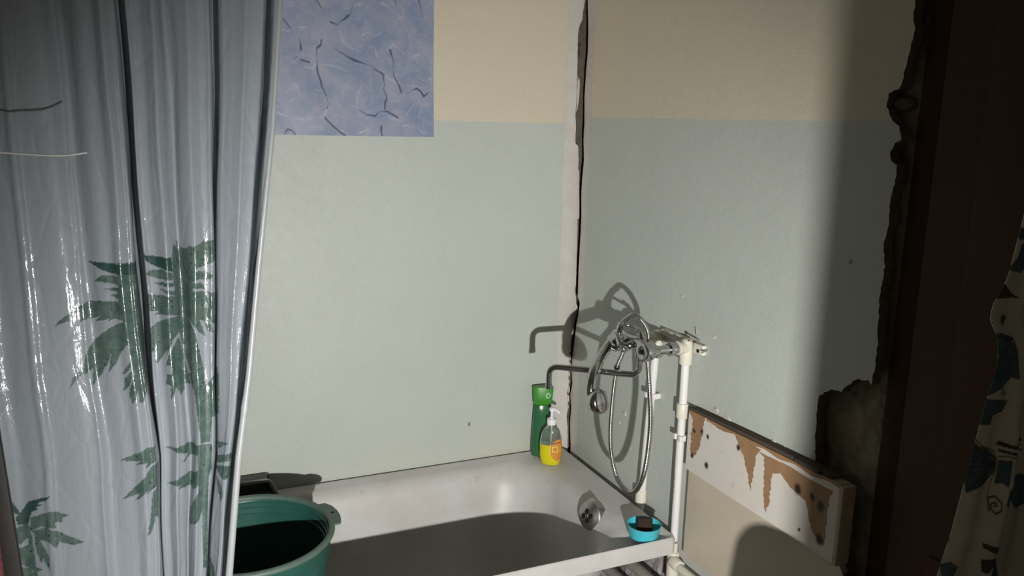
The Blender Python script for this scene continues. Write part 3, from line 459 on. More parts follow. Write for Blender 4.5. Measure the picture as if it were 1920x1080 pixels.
# blue marbled film on the back wall
xs = np.linspace(STICK[0][0]-.03, STICK[1][0], 340); zs = np.linspace(1.679, 2.35, 440); X, Z = np.meshgrid(xs, zs)
Xd = X + .0012*np.sin(Z*9)
st = sheet('marbled_film', Xd, -.0025+.0007*np.sin(X*31)*np.sin(Z*23), Z, 'marble')
tag(st, 'blue marbled plastic film stuck on the upper back wall', 'wall film')
jx = X + .0016*np.sin(Z*75)+.0006*np.sin(X*240+Z*190); jz = Z + .0016*np.sin(X*80)+.0005*np.sin(Z*260)
def veins(L, w):
    A = np.zeros(X.shape)
    for q in L:
        dd = segdist(jx, jz, q); ww = w*(.7+.5*np.sin(jx*90+jz*70)); A = np.maximum(A, np.clip(1.6-dd/ww, 0, 1))
    return A
up = [[(x+.02, z+.41) for x, z in q] for q in VEIN_D]; uw = [[(x-.01, z+.41) for x, z in q] for q in VEIN_W]
attr(st, 'dark_vein', veins(VEIN_D+up, .0023)); attr(st, 'white_vein', veins(VEIN_W+uw, .0026))
sol = st.modifiers.new('thickness', 'SOLIDIFY'); sol.thickness = .0015; sol.offset = -1

# ------------------------------------------------------------------ bath
X0, X1, Y0, Y1 = -1.72, -.034, -.72, -.008
def rrect(il, ir, f, b, r, z, n=14):
    x0, x1, y0, y1 = X0+il, X1-ir, Y0+f, Y1-b; r = min(r, (x1-x0)/2-.001, (y1-y0)/2-.001); o = []
    def arc(cx, cy, a0):
        for k in range(n+1): a = a0+PI/2*k/n; o.append((cx+r*math.cos(a), cy+r*math.sin(a), z))
    def seg(p, q, m):
        for k in range(1, m): t = k/m; o.append(tuple(p[i]+(q[i]-p[i])*t for i in range(3)))
    arc(x1-r, y1-r, 0); seg((x1-r, y1, z), (x0+r, y1, z), 24)
    arc(x0+r, y1-r, PI/2); seg((x0, y1-r, z), (x0, y0+r, z), 10)
    arc(x0+r, y0+r, PI); seg((x0+r, y0, z), (x1-r, y0, z), 24)
    arc(x1-r, y0+r, 1.5*PI); seg((x1, y0+r, z), (x1, y1-r, z), 10)
    return o
LV = [(.006, .006, .006, .006, .02, .553), (0, 0, 0, 0, .022, .556), (0, 0, 0, 0, .022, .594), (.002, .002, .002, .002, .022, .600), (.006, .006, .006, .006, .022, .6035), (.014, .014, .012, .012, .024, .6025),
      (.03, .03, .022, .020, .035, .598), (.05, .07, .034, .034, .06, .594), (.08, .105, .046, .046, .10, .589), (.10, .125, .056, .058, .13, .577), (.115, .138, .066, .068, .15, .557),
      (.13, .147, .074, .077, .165, .525), (.15, .156, .083, .088, .175, .47), (.19, .172, .098, .104, .185, .38), (.24, .20, .12, .125, .19, .30), (.29, .235, .15, .155, .17, .245), (.35, .29, .20, .20, .13, .222), (.5, .42, .27, .27, .07, .214)]
bath = thing('bathtub', 'white enamelled bathtub with stained rim along the back wall', 'bathtub', (-.86, -.36, 0))
v = []; f = []
DROP = [0, 0, 0, 0, .0, .0015, .011, .021, .030, .034, .032, .03, .02, .01, 0, 0, 0, 0]
def dropped(P, dz): return [(x, y, z-dz*max(0., min(1., (-.60-y)/.075))) for x, y, z in P]
for L_, dz in zip(LV, DROP): v += dropped(rrect(*L_), dz)
m = len(v)//len(LV)
for i in range(len(LV)-1):
    for k in range(m): f.append((i*m+k, i*m+(k+1) % m, (i+1)*m+(k+1) % m, (i+1)*m+k))
f.append(tuple((len(LV)-1)*m+k for k in range(m)))
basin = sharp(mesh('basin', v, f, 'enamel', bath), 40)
bvh = BVHTree.FromPolygons([tuple(p) for p in v], f)
def deck(x, y):
    h = bvh.ray_cast(Vector((x, y, 1)), Vector((0, 0, -1))); return h[0].z
v2 = []; OL = [(.03, .03, .03, .03, .04, .580), (.07, .115, .05, .062, .12, .552), (.09, .15, .065, .075, .14, .46), (.14, .165, .085, .085, .16, .34), (.2, .20, .11, .11, .16, .24), (.29, .26, .16, .16, .12, .2), (.5, .42, .27, .27, .07, .194)]
for L_ in OL: v2 += rrect(*L_)
f2 = []
for i in range(len(OL)-1):
    for k in range(m): f2.append((i*m+k, (i+1)*m+k, (i+1)*m+(k+1) % m, i*m+(k+1) % m))
f2.append(tuple((len(OL)-1)*m+k for k in range(m))[::-1])
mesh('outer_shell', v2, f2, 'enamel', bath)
for x in (-1.4, -.4):
    for y in (-.56, -.18):
        tube('leg', [(x, y, .25), (x, y-.01 if y < -.3 else y+.01, .12), (x, y, .0)], [.022, .018, .024], 'enamel', bath, 12)
# overflow plate on the tap end
hit = bvh.ray_cast(Vector((-.6, -.462, .572)), Vector((1, 0, 0))); nn = hit[1] if hit[1].x < 0 else -hit[1]
ax = Vector((-.92, -.30, .24)).normalized(); ov = tuple(hit[0]+ax*.010)
op = lathe('overflow_plate', [(.036, -.034), (.041, -.006), (.042, .003), (.038, .006), (.033, .0075), (.028, .011), (.017, .014), (0, .015)], 'chrome_dull', bath, ov, ax, 36)
q = Vector((0, 0, 1)).rotation_difference(ax)
for k in range(4):
    a = k*PI/2+.6; c = Vector(ov)+q @ Vector((.0135*math.cos(a), .0135*math.sin(a), .0088))
    lathe('hole', [(.0085, 0), (.0085, .0066), (0, .0067)], 'black', op, c, ax, 14, .75)
lathe('screw', [(.004, 0), (.004, .004), (0, .005)], 'chrome', op, Vector(ov)+ax*.0135, ax, 12)
lathe('backing_disc', [(.026, -.016), (.028, -.003), (.028, .001), (.025, .003), (0, .003)], 'chrome_dull', bath, Vector(ov)+nn.cross(Vector((0, 0, 1))).cross(nn).normalized()*.020+Vector((0, .022, 0)), nn, 30)
settle(bath)

# ------------------------------------------------------------------ plastic supply pipes on the right wall
XP = -.021
def pipe_thing(label, top, bot, clipz, coupz, foot, grp=None):
    t = thing('water_pipe', label, 'pipe', (XP, bot[0], 0))
    tube('pipe', [(XP, top[0], top[1]), (XP, (top[0]+bot[0])/2, (top[1]+bot[1])/2), (XP, bot[0], bot[1])], .0112, 'pvc', t, 20)
    y = lambda z: top[0]+(bot[0]-top[0])*(top[1]-z)/(top[1]-bot[1])
    if coupz: lathe('coupling', [(.0115, -.022), (.0155, -.022), (.0165, -.02), (.0165, .018), (.0155, .02), (.0115, .02)], 'pvc_old', t, (XP, y(coupz), coupz), (0, 0, 1), 24)
    c = box('pipe_clip', (XP-.015, y(clipz)-.018, clipz-.008), (.0, y(clipz)-.006, clipz+.008), 'pvc', t, .002)
    box('clip_jaw', (XP-.015, y(clipz)+.006, clipz-.008), (.0, y(clipz)+.016, clipz+.008), 'pvc', c, .002)
    # drop elbow: vertical socket, horizontal socket towards the room, screw plate on the wall
    e = lathe('drop_elbow', [(.0112, -.052), (.0165, -.052), (.0175, -.05), (.0175, 0), (.016, .012), (.010, .018), (0, .02)], 'pvc_old', t, (XP, top[0], top[1]+.005), (0, 0, 1), 24)
    lathe('socket_neck', [(.016, -.004), (.0185, .004), (.0185, .026), (.0195, .027), (.0195, .031), (.011, .032)], 'pvc_old', e, (XP, top[0], top[1]), (-1, 0, 0), 24)
    return t, e
t1, e1 = pipe_thing('white plastic water pipe nearer the plank, with a coupling', (-.682, 1.142), (-.684, .575), .885, .963, None)
# side ear of the nearer elbow with screws
ear = box('screw_ear', (-.014, -.742, 1.132), (0, -.70, 1.16), 'pvc_old', t1, .004)
lathe('screw_hole', [(.005, 0), (.005, .0022), (0, .0022)], 'black', ear, (-.0135, -.724, 1.142), (-1, 0, 0), 12)
lathe('screw', [(.0025, 0), (.0025, .03), (.005, .032), (.005, .036), (0, .038)], 'steel', t1, (.0, -.712, 1.168), (-1, .1, .1), 12)
lathe('screw', [(.0022, 0), (.0022, .03), (0, .036)], 'steel', t1, (.0, -.745, 1.148), (-1, -.5, 0), 10)
tube('wire_end', [(0, -.71, 1.165), (-.010, -.708, 1.18), (-.012, -.707, 1.198)], .001, 'steel', t1, 6)
bar = box('mounting_bar', (-.018, -.665, 1.146), (0, -.555, 1.164), 'pvc_old', t1, .003)
for k in range(9):     # faint row of print on the pipe
    z = .70+k*.0085; box('ink_mark', (XP-.0118, -.683-.0012, z), (XP-.0110, -.683+.0012, z+random.uniform(.002, .006)), 'pipe_ink', t1, 0)
settle(t1)
t2, e2 = pipe_thing('white plastic water pipe behind the shower hose, leaning slightly', (-.541, 1.132), (-.500, .50), .957, None, None)
lathe('foot_coupling', [(.0115, -.02), (.0165, -.02), (.0165, .02), (.0115, .02)], 'pvc_old', t2, (XP, -.505, .632), (0, 0, 1), 24)
settle(t2)
# tee and branch below the bath corner
t3 = thing('drain_branch', 'ivory plastic tee and pipe below the bath corner along the wall', 'pipe', (-.03, -.70, 0))
px_ = -.022
lathe('tee_body', [(.012, -.045), (.0165, -.045), (.0175, -.042), (.0175, .0), (.0175, .038), (.0165, .041), (.0115, .042), (.0115, .07)], 'pvc_old', t3, (px_, -.686, .500), (0, 0, 1), 24)
lathe('branch_socket', [(.012, 0), (.0178, .002), (.0178, .036), (.0165, .038), (.012, .038)], 'pvc_old', t3, (px_-.008, -.698, .519), (-.1, -1, .0), 24)
tube('branch_pipe', [(px_-.014, -.725, .519), (px_-.018, -1.05, .524), (px_-.018, -1.28, .528)], .0125, 'pvc_old', t3, 20)
tube('riser', [(px_, -.686, .462), (px_, -.686, .2), (px_, -.686, .0)], .0125, 'pvc', t3, 20)
settle(t3)
for i, (z, y1, lab) in enumerate(((.44, -.60, 'upper grey painted pipe running under the bath end'), (.355, -.62, 'lower grey painted pipe running under the bath end'))):
    pp = tube('old_pipe', [(-.062, -.02, z-.03), (-.062, -.3, z-.015), (-.062, y1-.45, z+.005)], .017, 'pipe_paint', None, 18); tag(pp, lab, 'pipe')

# ------------------------------------------------------------------ boards on the right wall beside the bath
pk = thing('wall_plank', 'white plank with brown bare patches screwed to the right wall', 'plank', (-.015, -.99, .81))
yy = np.linspace(-.724, -1.262, 420); zz = np.linspace(.811, .979, 170); Yg, Zg = np.meshgrid(yy, zz)
zt = Zg + (Yg+.724)/(-.538)*.014*(Zg-.811)/.168
pf = sheet('plank_face', np.full(Yg.shape, -.030)-.0006*np.sin(Yg*19), Yg, zt, 'plank', pk)
bare = np.zeros(Yg.shape); wob = .0012*np.sin(zt*170)+.0012*np.sin(zt*431+Yg*60)
for p in PATCH: bare = np.maximum(bare, inside(Yg+wob, zt, p))
bare = np.maximum(bare, (zt > .970+.014*(Yg+.724)/(-.538)+.003*np.sin(Yg*60)) & (Yg < -.80))
attr(pf, 'bare', bare)
hole = np.zeros(Yg.shape)
for (a, b), r in zip(NAIL, NAILR): hole = np.maximum(hole, np.clip(1.8-np.hypot((Yg-a)+.0008*np.sin(zt*300), (zt-b)*.85)/r, 0, 1))
attr(pf, 'hole', hole)
def prism(name, pts, x0, x1, mat, parent, bev=.0):
    return slab(name, pts, lambda a, b, dd: (x0+dd, a, b), x1-x0, mat, parent)
prism('plank_core', [(-.7245, .811), (-1.261, .811), (-1.261, .9925), (-.7245, .9785)], -.0292, 0, 'plank_end', pk)
prism('top_ledge', [(-.722, .979), (-1.215, .992), (-1.235, .998), (-1.16, 1.0), (-.95, .994), (-.722, .985)], -.027, .0, 'plank_top', pk)
box('end_batten', (-.037, -1.276, .812), (0, -1.263, .992), 'plank_end', pk, .003)
box('loose_strip', (-.033, -1.20, .990), (-.006, -1.125, 1.0), 'plank_top', pk, .002)
settle(pk)
lb = thing('panel_board', 'grey painted board below the plank on the right wall', 'board', (-.01, -1.0, .3))
prism('board_face', [(-.728, .808), (-1.272, .808), (-1.285, .79), (-1.285, .556), (-.728, .556)], -.020, -.004, 'board', lb)
box('board_edge', (-.024, -1.292, .556), (0, -1.286, .80), 'plank_top', lb, .001)
settle(lb)

# ------------------------------------------------------------------ bath mixer
mx = thing('bath_mixer', 'chrome bath mixer with long swivel spout on the right wall', 'mixer tap', (-.02, -.61, 1.14))
ZM = 1.137; yl, yr = -.541, -.682
lathe('mixer_body', [(.0, -.080), (.013, -.079), (.016, -.074), (.0165, -.045), (.021, -.03), (.0225, 0), (.021, .03), (.0165, .045), (.016, .08), (.013, .086), (0, .087)], 'chrome', mx, (-.112, -.611, ZM), (0, 1, .02), 28)
for y, dz in ((yl, -.004), (yr, .004)):
    inl = lathe('inlet', [(.0105, 0), (.0115, .004), (.0115, .012), (.016, .013), (.0175, .017), (.0175, .030), (.016, .034), (.0125, .036), (.012, .075)], 'chrome', mx, (-.040, y, ZM+dz), (-1, 0, 0), 28)
    lathe('hex_nut', [(.0115, 0), (.0195, .0005), (.0195, .014), (.0115, .0145)], 'chrome', inl, (-.064, y, ZM+dz), (-1, 0, 0), 6, 1, 20)
    hd = lathe('tap_handle', [(.012, 0), (.0145, .006), (.019, .016), (.0245, .026), (.027, .036), (.027, .049), (.0255, .053), (.014, .054), (.009, .0505), (0, .0505)], 'chrome', mx, (-.112, y, ZM+dz), (-1, 0, 0), 28)
    lathe('handle_socket', [(.0065, 0), (.0065, .0012), (0, .0012)], 'black', hd, (-.1622, y, ZM+dz), (-1, 0, 0), 14)
lathe('spout_nut', [(.015, 0), (.0155, .004), (.0155, .018), (.012, .024), (.008, .026)], 'chrome', mx, (-.118, -.606, ZM-.012), (0, 0, -1), 24)
sp = [(-.118, -.606, 1.11), (-.118, -.606, 1.085), (-.119, -.605, 1.068), (-.126, -.599, 1.055), (-.140, -.587, 1.050), (-.20, -.536, 1.050), (-.285, -.468, 1.0505), (-.302, -.454, 1.049), (-.311, -.446, 1.041), (-.314, -.443, 1.027), (-.314, -.443, .985)]
spo = tube('spout', resample(catmull(sp, 8), .006), .0085, 'chrome', mx, 18)
lathe('spout_tip', [(.0085, -.001), (.0098, 0), (.0098, .012), (.007, .013), (.006, .006), (0, .006)], 'chrome', spo, (-.314, -.443, .996), (0, 0, -1), 20)
lathe('diverter', [(.011, 0), (.012, .004), (.012, .016), (.009, .020), (0, .021)], 'chrome', mx, (-.128, -.585, ZM-.002), (-1, 0, -.15), 22)
dv = tube('diverter_lever', [(-.146, -.585, ZM-.004), (-.155, -.570, ZM-.002), (-.160, -.556, ZM+.006), (-.163, -.550, ZM+.010)], [.005, .0045, .004, .0045], 'chrome', mx, 12)
lathe('lever_ball', [(0, -.007), (.005, -.005), (.007, 0), (.005, .005), (0, .007)], 'chrome', dv, (-.162, -.590, ZM-.012), (0, 0, 1), 16)
lathe('shower_outlet', [(.010, 0), (.0105, .003), (.0105, .016), (.008, .018)], 'chrome', mx, (-.124, -.532, ZM-.012), (0, 0, -1), 22)
# cradle on top of the body
ck = tube('cradle_post', [(-.112, -.60, ZM+.015), (-.114, -.60, ZM+.032), (-.118, -.585, ZM+.042)], [.007, .006, .006], 'chrome', mx, 12)
tube('cradle_fork', catmull([(-.138, -.610, ZM+.046), (-.122, -.590, ZM+.042), (-.118, -.572, ZM+.042), (-.126, -.556, ZM+.044), (-.146, -.548, ZM+.048)], 6), .0045, 'chrome', ck, 10)
settle(mx)
# shower hose with ribs
hp = [(-.124, -.532, ZM-.030), (-.134, -.534, 1.085), (-.149, -.5365, 1.05), (-.158, -.537, .95), (-.160, -.541, .835), (-.162, -.580, .757), (-.164, -.640, .733), (-.164, -.690, .752), (-.163, -.727, .828), (-.158, -.733, .952), (-.150, -.708, 1.04), (-.136, -.672, 1.105), (-.124, -.650, 1.150), (-.122, -.645, 1.178),
      (-.128, -.640, 1.198), (-.136, -.625, 1.2165), (-.143, -.603, 1.224), ] + ARCH_END
pth = resample(catmull(hp, 10), .0011)
rd = [.0062+(.0009 if (i//2) % 2 else 0) for i in range(len(pth))]
hs = thing('shower_hose', 'ribbed metal shower hose looping down from the mixer', 'hose', (-.16, -.64, .73))
v, f = tube_vf(pth, rd, 12); mesh('hose', v, f, 'hose', hs)
i0 = int(len(pth)*.045)
tube('hose_sleeve', pth[i0:i0+12:3], .0082, 'grip', hs, 14)
tube('hose_end', pth[:10:3], .0092, 'chrome', hs, 16)
tube('hose_end', pth[-26::5], [.0078, .0085, .0092, .0096, .0098, .0098][:len(pth[-26::5])], 'chrome', hs, 16)
settle(hs)
# hand shower hanging head down from the cradle
hw = thing('hand_shower', 'chrome hand shower hanging head down in front of the mixer', 'hand shower', (-.22, -.55, 1.0))
pts = catmull(HANDSET, 8)
rr = np.interp(np.linspace(0, 1, len(pts)), [0, .1, .25, .6, .8, 1], [.0095, .012, .0138, .0150, .0135, .012])
tube('handle', pts, rr, 'chrome', hw, 18)
hx = Vector((.38, -.83, .26)).normalized()
shd = lathe('spray_head', [(0, -.028), (.014, -.027), (.026, -.018), (.032, -.005), (.034, .005), (.032, .013), (.026, .017), (.0, .020)], 'chrome', hw, Vector(HANDSET[-1])+hx*.016+Vector((0, 0, .004)), hx, 30, 1.0)
settle(hw)

# ------------------------------------------------------------------ things on the bath rim
# green shampoo bottle
gx, gy = -.130, -.040; gz = deck(gx, gy)+.0005
gb = thing('shampoo_bottle', 'green shampoo bottle with bright green top against the back wall', 'bottle', (gx, gy, gz))
def oval(name, prof, mat, parent, cx, cy, rot=0., n=36, e=2.6):
    v, f = [], []; c_, s_ = math.cos(rot), math.sin(rot)
    for a, b, z in prof:
        for k in range(n):
            t = 2*PI*k/n; x = abs(math.cos(t))**(2/e)*math.copysign(1, math.cos(t))*a; y = abs(math.sin(t))**(2/e)*math.copysign(1, math.sin(t))*b
            v.append((cx+x*c_-y*s_, cy+x*s_+y*c_, z))
    m_ = len(prof)
    for i in range(m_-1):
        for k in range(n): f.append((i*n+k, i*n+(k+1) % n, (i+1)*n+(k+1) % n, (i+1)*n+k))
    f.append(tuple(range(n))[::-1]); f.append(tuple((m_-1)*n+k for k in range(n)))
    return sharp(mesh(name, v, f, mat, parent), 55)
GR = math.radians(-20)
oval('bottle_body', [(.028, .016, gz), (.035, .020, gz+.004), (.036, .021, gz+.03), (.034, .020, gz+.10), (.031, .018, gz+.15), (.030, .0165, gz+.184), (.028, .015, gz+.187)], 'green_bottle', gb, gx, gy, GR)
cp = oval('bottle_cap', [(.028, .0150, gz+.187), (.032, .0165, gz+.1885), (.034, .0165, gz+.215), (.036, .0155, gz+.246), (.035, .0145, gz+.249), (.030, .011, gz+.2495)], 'green_cap', gb, gx, gy, GR)
q = Matrix.Translation((gx, gy, gz+.222)) @ Matrix.Rotation(GR, 4, 'Z')
sw = [q @ Vector((.017+(.0035+.005*k/26)*math.cos(k*.42), -.0172, (.004+.0072*k/26)*math.sin(k*.42))) for k in range(27)]
tube('swirl_mark', sw, .0011, 'pale_print', cp, 6)
settle(gb)
# pump soap bottle
bx, by = -.128, -.108; bz = deck(bx, by)+.0005
pb = thing('pump_bottle', 'clear pump bottle of yellow liquid soap with orange label', 'bottle', (bx, by, bz)); R1 = math.radians(-32)
oval('bottle_shell', [(.0353, .0234, bz+.0682), (.033, .022, bz+.092), (.026, .018, bz+.114), (.015, .0135, bz+.126), (.0125, .0125, bz+.132)], 'clear', pb, bx, by, R1, 36, 2.2)
oval('liquid_soap', [(.024, .017, bz), (.030, .021, bz+.004), (.035, .0235, bz+.03), (.0355, .0235, bz+.062), (.0353, .0234, bz+.068)], 'yellow_soap', pb, bx, by, R1, 36, 2.2)
def curved_label(name, u0, u1, zf, off, mat, parent, n=14, m_=10):
    """patch on the bottle's front following its oval; u in radians"""
    V, Fc = [], []; c_, s_ = math.cos(R1), math.sin(R1)
    for j in range(m_+1):
        for i in range(n+1):
            u = u0+(u1-u0)*i/n; z = zf(i/n, j/m_)
            a = np.interp(z, [0, .004, .03, .062, .092, .114], [.024, .030, .035, .0355, .033, .026])+off; b = np.interp(z, [0, .004, .03, .062, .092, .114], [.017, .021, .0235, .0235, .022, .018])+off
            ct, sn = math.cos(u), math.sin(u); x = abs(ct)**(2/2.2)*math.copysign(1, ct)*a; y = abs(sn)**(2/2.2)*math.copysign(1, sn)*b
            V.append((bx+x*c_-y*s_, by+x*s_+y*c_, bz+z))
    for j in range(m_):
        for i in range(n): Fc.append((j*(n+1)+i, j*(n+1)+i+1, (j+1)*(n+1)+i+1, (j+1)*(n+1)+i))
    return mesh(name, V, Fc, mat, parent)
ell = lambda a, b: .052 + (.032+.008*a)*(2*b-1)*math.sqrt(max(0, 1-(2*a-1)**2*.97))
lab = curved_label('label', -PI/2-.05, -.05, ell, .0006, 'orange_label', pb)
for (a0, a1, z0, z1) in ((-1.42, -.85, .047, .0495), (-1.42, -.85, .0635, .066), (-1.42, -1.34, .047, .066), (-.93, -.85, .047, .066), (-.62, -.56, .045, .068), (-1.6, -1.54, .035, .07)):
    curved_label('label_mark', a0, a1, lambda a, b: z0+(z1-z0)*b, .0011, 'label_yellow', lab, 6, 2)
curved_label('label_stripe', -1.5, -.25, lambda a, b: .0735+.006*a+.002*b, .0011, 'soap', lab, 8, 1)
lathe('pump_collar', [(.0125, 0), (.0145, .001), (.0148, .018), (.014, .020), (.008, .0205), (.007, .024), (.0, .024)], 'white_plastic', pb, (bx, by, bz+.131), (0, 0, 1), 28)
st_ = lathe('pump_stem', [(.0045, 0), (.0045, .022), (.008, .023), (.0085, .030), (.007, .033), (0, .034)], 'white_plastic', pb, (bx, by, bz+.153), (0, 0, 1), 20)
dn = Vector((math.cos(math.radians(-48)), math.sin(math.radians(-48)), 0))
c0 = Vector((bx, by, bz+.181))
tube('nozzle', [c0-dn*.005, c0+dn*.010, c0+dn*.020-Vector((0, 0, .003)), c0+dn*.026-Vector((0, 0, .009))], [.0065, .006, .005, .004], 'white_plastic', st_, 12)
tube('dip_tube', [(bx, by, bz+.0685), (bx+.001, by, bz+.1), (bx, by, bz+.131)], .0022, 'white_plastic', pb, 8)
settle(pb); pb.scale = (1.07, 1.07, 1.07)
# turquoise dish with a bar of brown soap
dx_, dy_ = -.112, -.664; dz_ = max(deck(dx_+a, dy_+b) for a in (-.035, 0, .035) for b in (-.035, 0, .03))+.002
ds = lathe('soap_dish', [(0, 0), (.036, 0), (.040, .002), (.0415, .006), (.0475, .036), (.0485, .0375), (.0485, .0385), (.0465, .0385), (.0455, .036), (.0395, .007), (.037, .005), (0, .005)], 'cyan', None, (0, 0, 0), (0, 0, 1), 44)
ds.location = (dx_, dy_, dz_); tag(ds, 'round turquoise plastic soap dish on the front corner of the bath', 'soap dish')
bm = bmesh.new(); bmesh.ops.create_cube(bm, size=1)
for v_ in bm.verts: v_.co = Vector((v_.co.x*.044, v_.co.y*.022, v_.co.z*.046))
bmesh.ops.bevel(bm, geom=list(bm.edges), offset=.007, segments=4, affect='EDGES', profile=.55)
so = from_bm('soap_bar', bm, 'soap'); tag(so, 'worn dark brown bar of soap leaning in the turquoise dish', 'soap')
so.rotation_euler = (math.radians(-32), 0, math.radians(-30)); so.location = (dx_+.006, dy_+.006, dz_+.029)

# green bucket standing in the bath
bc = (-1.152, -.438); BZ = .216; RT = .70
bk = thing('bucket', 'large dark green plastic bucket standing in the bath beside the shower curtain', 'bucket', (bc[0], bc[1], BZ))
H = RT-BZ; R0, RR = .155, .205
pr = [(0, .0), (R0-.01, 0), (R0, .006)] + [(R0+(RR-R0)*t, H*t) for t in (.1, .3, .5, .7, .84)]
pr += [(RR-.006, H*.845), (RR-.003, H*.85), (RR-.002, H*.90), (RR-.001, H*.905), (RR, H-.012)]
inn = [(RR-.004, H-.006), (RR-.006, H-.016), (RR-.0085, H-.018), (RR-.009, H-.030), (RR-.0115, H-.032), (RR-.012, H-.046), (RR-.0145, H-.048)] + [(R0+(RR-R0)*t-.005, H*t) for t in (.84, .6, .3, .03)] + [(R0-.012, .008), (0, .008)]
lathe('bucket_wall', pr+inn, 'bucket', bk, (bc[0], bc[1], BZ), (0, 0, 1), 72, 1, 30)
ring = [(bc[0]+(RR+.003)*math.cos(2*PI*k/96), bc[1]+(RR+.003)*math.sin(2*PI*k/96), RT-.008) for k in range(97)]
tube('rim', ring, .0085, 'bucket_rim', bk, 12, False)
for a_, nm in ((.06, 0), (PI+.06, 1)):
    pts_ = []; A = [.36, .33, .22, .08, -.06, -.18, -.24, -.26]; Rr = [.0, .020, .0265, .0275, .0265, .024, .020, .0]
    out_ = [(bc[0]+(RR+.004+r)*math.cos(a_+a), bc[1]+(RR+.004+r)*math.sin(a_+a)) for a, r in zip(A, Rr)]
    in_ = [(bc[0]+(RR-.001)*math.cos(a_+a), bc[1]+(RR-.001)*math.sin(a_+a)) for a in (-.24, -.05, .15, .34)]
    e_ = slab('ear', out_+in_, lambda a, b, dd: (a, b, RT-.006+dd), .005, 'bucket_rim', bk)
    lathe('ear_hole', [(.004, 0), (.004, .0062), (0, .0062)], 'black', e_, (bc[0]+(RR+.016)*math.cos(a_+.05), bc[1]+(RR+.016)*math.sin(a_+.05), RT-.0066), (0, 0, 1), 12)
settle(bk)
# dark basin propped on the back rim behind the bucket
dbx = thing('plastic_basin', 'dark grey plastic basin propped on the rim behind the green bucket', 'basin', (-1.17, -.03, .60))
def quadbox(name, P, mat, parent):
    return mesh(name, P, [(0, 1, 2, 3), (7, 6, 5, 4), (0, 4, 5, 1), (1, 5, 6, 2), (2, 6, 7, 3), (3, 7, 4, 0)], mat, parent, False)
xa, xb = -1.36, -1.025
quadbox('basin_side', [(xb-.002, -.075, .604), (xb-.026, -.075, .664), (xb-.030, -.075, .662), (xb-.008, -.075, .604), (xb-.015, -.012, .604), (xb-.035, -.012, .655), (xb-.039, -.012, .655), (xb-.02, -.012, .604)], 'basin', dbx)
quadbox('basin_side', [(xa, -.075, .604), (xa+.02, -.075, .662), (xa+.026, -.075, .662), (xa+.006, -.075, .604), (xa+.01, -.012, .604), (xa+.03, -.012, .655), (xa+.034, -.012, .655), (xa+.016, -.012, .604)], 'basin', dbx)
box('basin_top', (xa+.02, -.075, .660), (xb-.026, -.012, .664), 'basin', dbx, .001)
box('basin_back', (xa+.02, -.016, .604), (xb-.018, -.012, .662), 'basin', dbx, .001)
tube('basin_lip', [(xb+.002, -.078, .603), (xb-.020, -.078, .655), (xb-.026, -.078, .664), (xb-.036, -.078, .668), (-1.2, -.078, .668), (xa+.03, -.078, .668), (xa+.018, -.078, .660), (xa, -.078, .603)], .0065, 'basin_rim', dbx, 10)
settle(dbx)

# ------------------------------------------------------------------ shower curtain on its rail
CY = -.92
zr = np.r_[np.arange(.14, .80, .006), np.arange(.80, 1.52, .0016), np.arange(1.52, 2.36, .004)]; NZ = len(zr)
def ed(k): a = np.array(EDGE[k])[::-1]; return np.interp(zr, a[:, 0], a[:, 1])
E1, E2, E3, E4, E5, E6, E7 = (ed('E%d' % k) for k in range(1, 8))
E2 = E2+.002; E7 = E7+.001+.006*np.clip((zr-.85)/.5, 0, 1); E6 = E6+.0005; E3 = E3-.0015; E4 = E4+.0015
top = np.clip((zr-.8)/1.2, 0, 1)
KX, KY, KS = [], [], []
def knot(x, y, s): KX.append(np.broadcast_to(x, zr.shape)); KY.append(np.broadcast_to(y, zr.shape)); KS.append(s)
def body(xa, xb, n, fold, s):
    for k in range(n):
        t = k/(n-1); x = xa+(xb-xa)*t; knot(x, CY+fold(t), s)
def recess(a, b, y, w, s=4):
    m_ = (a+b)/2; sh = .010
    knot(a+.0015, CY+.012, s); knot(a+.000, CY+.05, s); knot(a-w, CY+y*.75, s); knot(m_-w*.6, CY+y, s); knot(m_+w*.6, CY+y, s); knot(b+w, CY+y*.75, s); knot(b, CY+.055, s); knot(b-.0015, CY+.016, s)
xl = np.full(NZ, -1.715)
low = 1-top
gs = lambda t, c, w: np.exp(-((t-c)/w)**2)
f1 = lambda t: -.0055*gs(t, .535, .020) - .0050*gs(t, .765, .018) - (.007+.006*top)*gs(t, .945, .028) + .026*top*gs(t, .755+.06*low, .05) - .006*gs(t, .33, .05) + .010*gs(t, .42, .05)*low - .036*(t-.5)
f2 = lambda t: -.012*np.exp(-((t-(.28-.0*low))/.09)**2) + (.012+.006*low)*np.exp(-((t-(.44+.15*low))/.07)**2) - .009*np.exp(-((t-(.72-.02*low))/.10)**2) + .004 - .014*(t-.5)
f3 = lambda t: -.006*np.sin(np.pi*t)-.004*np.exp(-((t-.55)/.12)**2) - .010*(t-.5)
body(xl, E1-.003, 56, f1, 4)
recess(E1, E2, .085, .006)
body(E2+.003, E3-.003, 15, f2, 6)
recess(E3, E4, .06, .002)
body(E4+.003, E5-.003, 10, f3, 6)
recess(E5, E6, .055, .002)
body(E6+.001, E7-.002, 4, lambda t: -.004*np.sin(np.pi*t), 4)
knot(E7, CY+.004, 3); knot(E7-.002, CY+.010, 3); knot(E7-.007, CY+.011, 3)
KX = np.array(KX); KY = np.array(KY); XX, YY = [], []
K = len(KX)
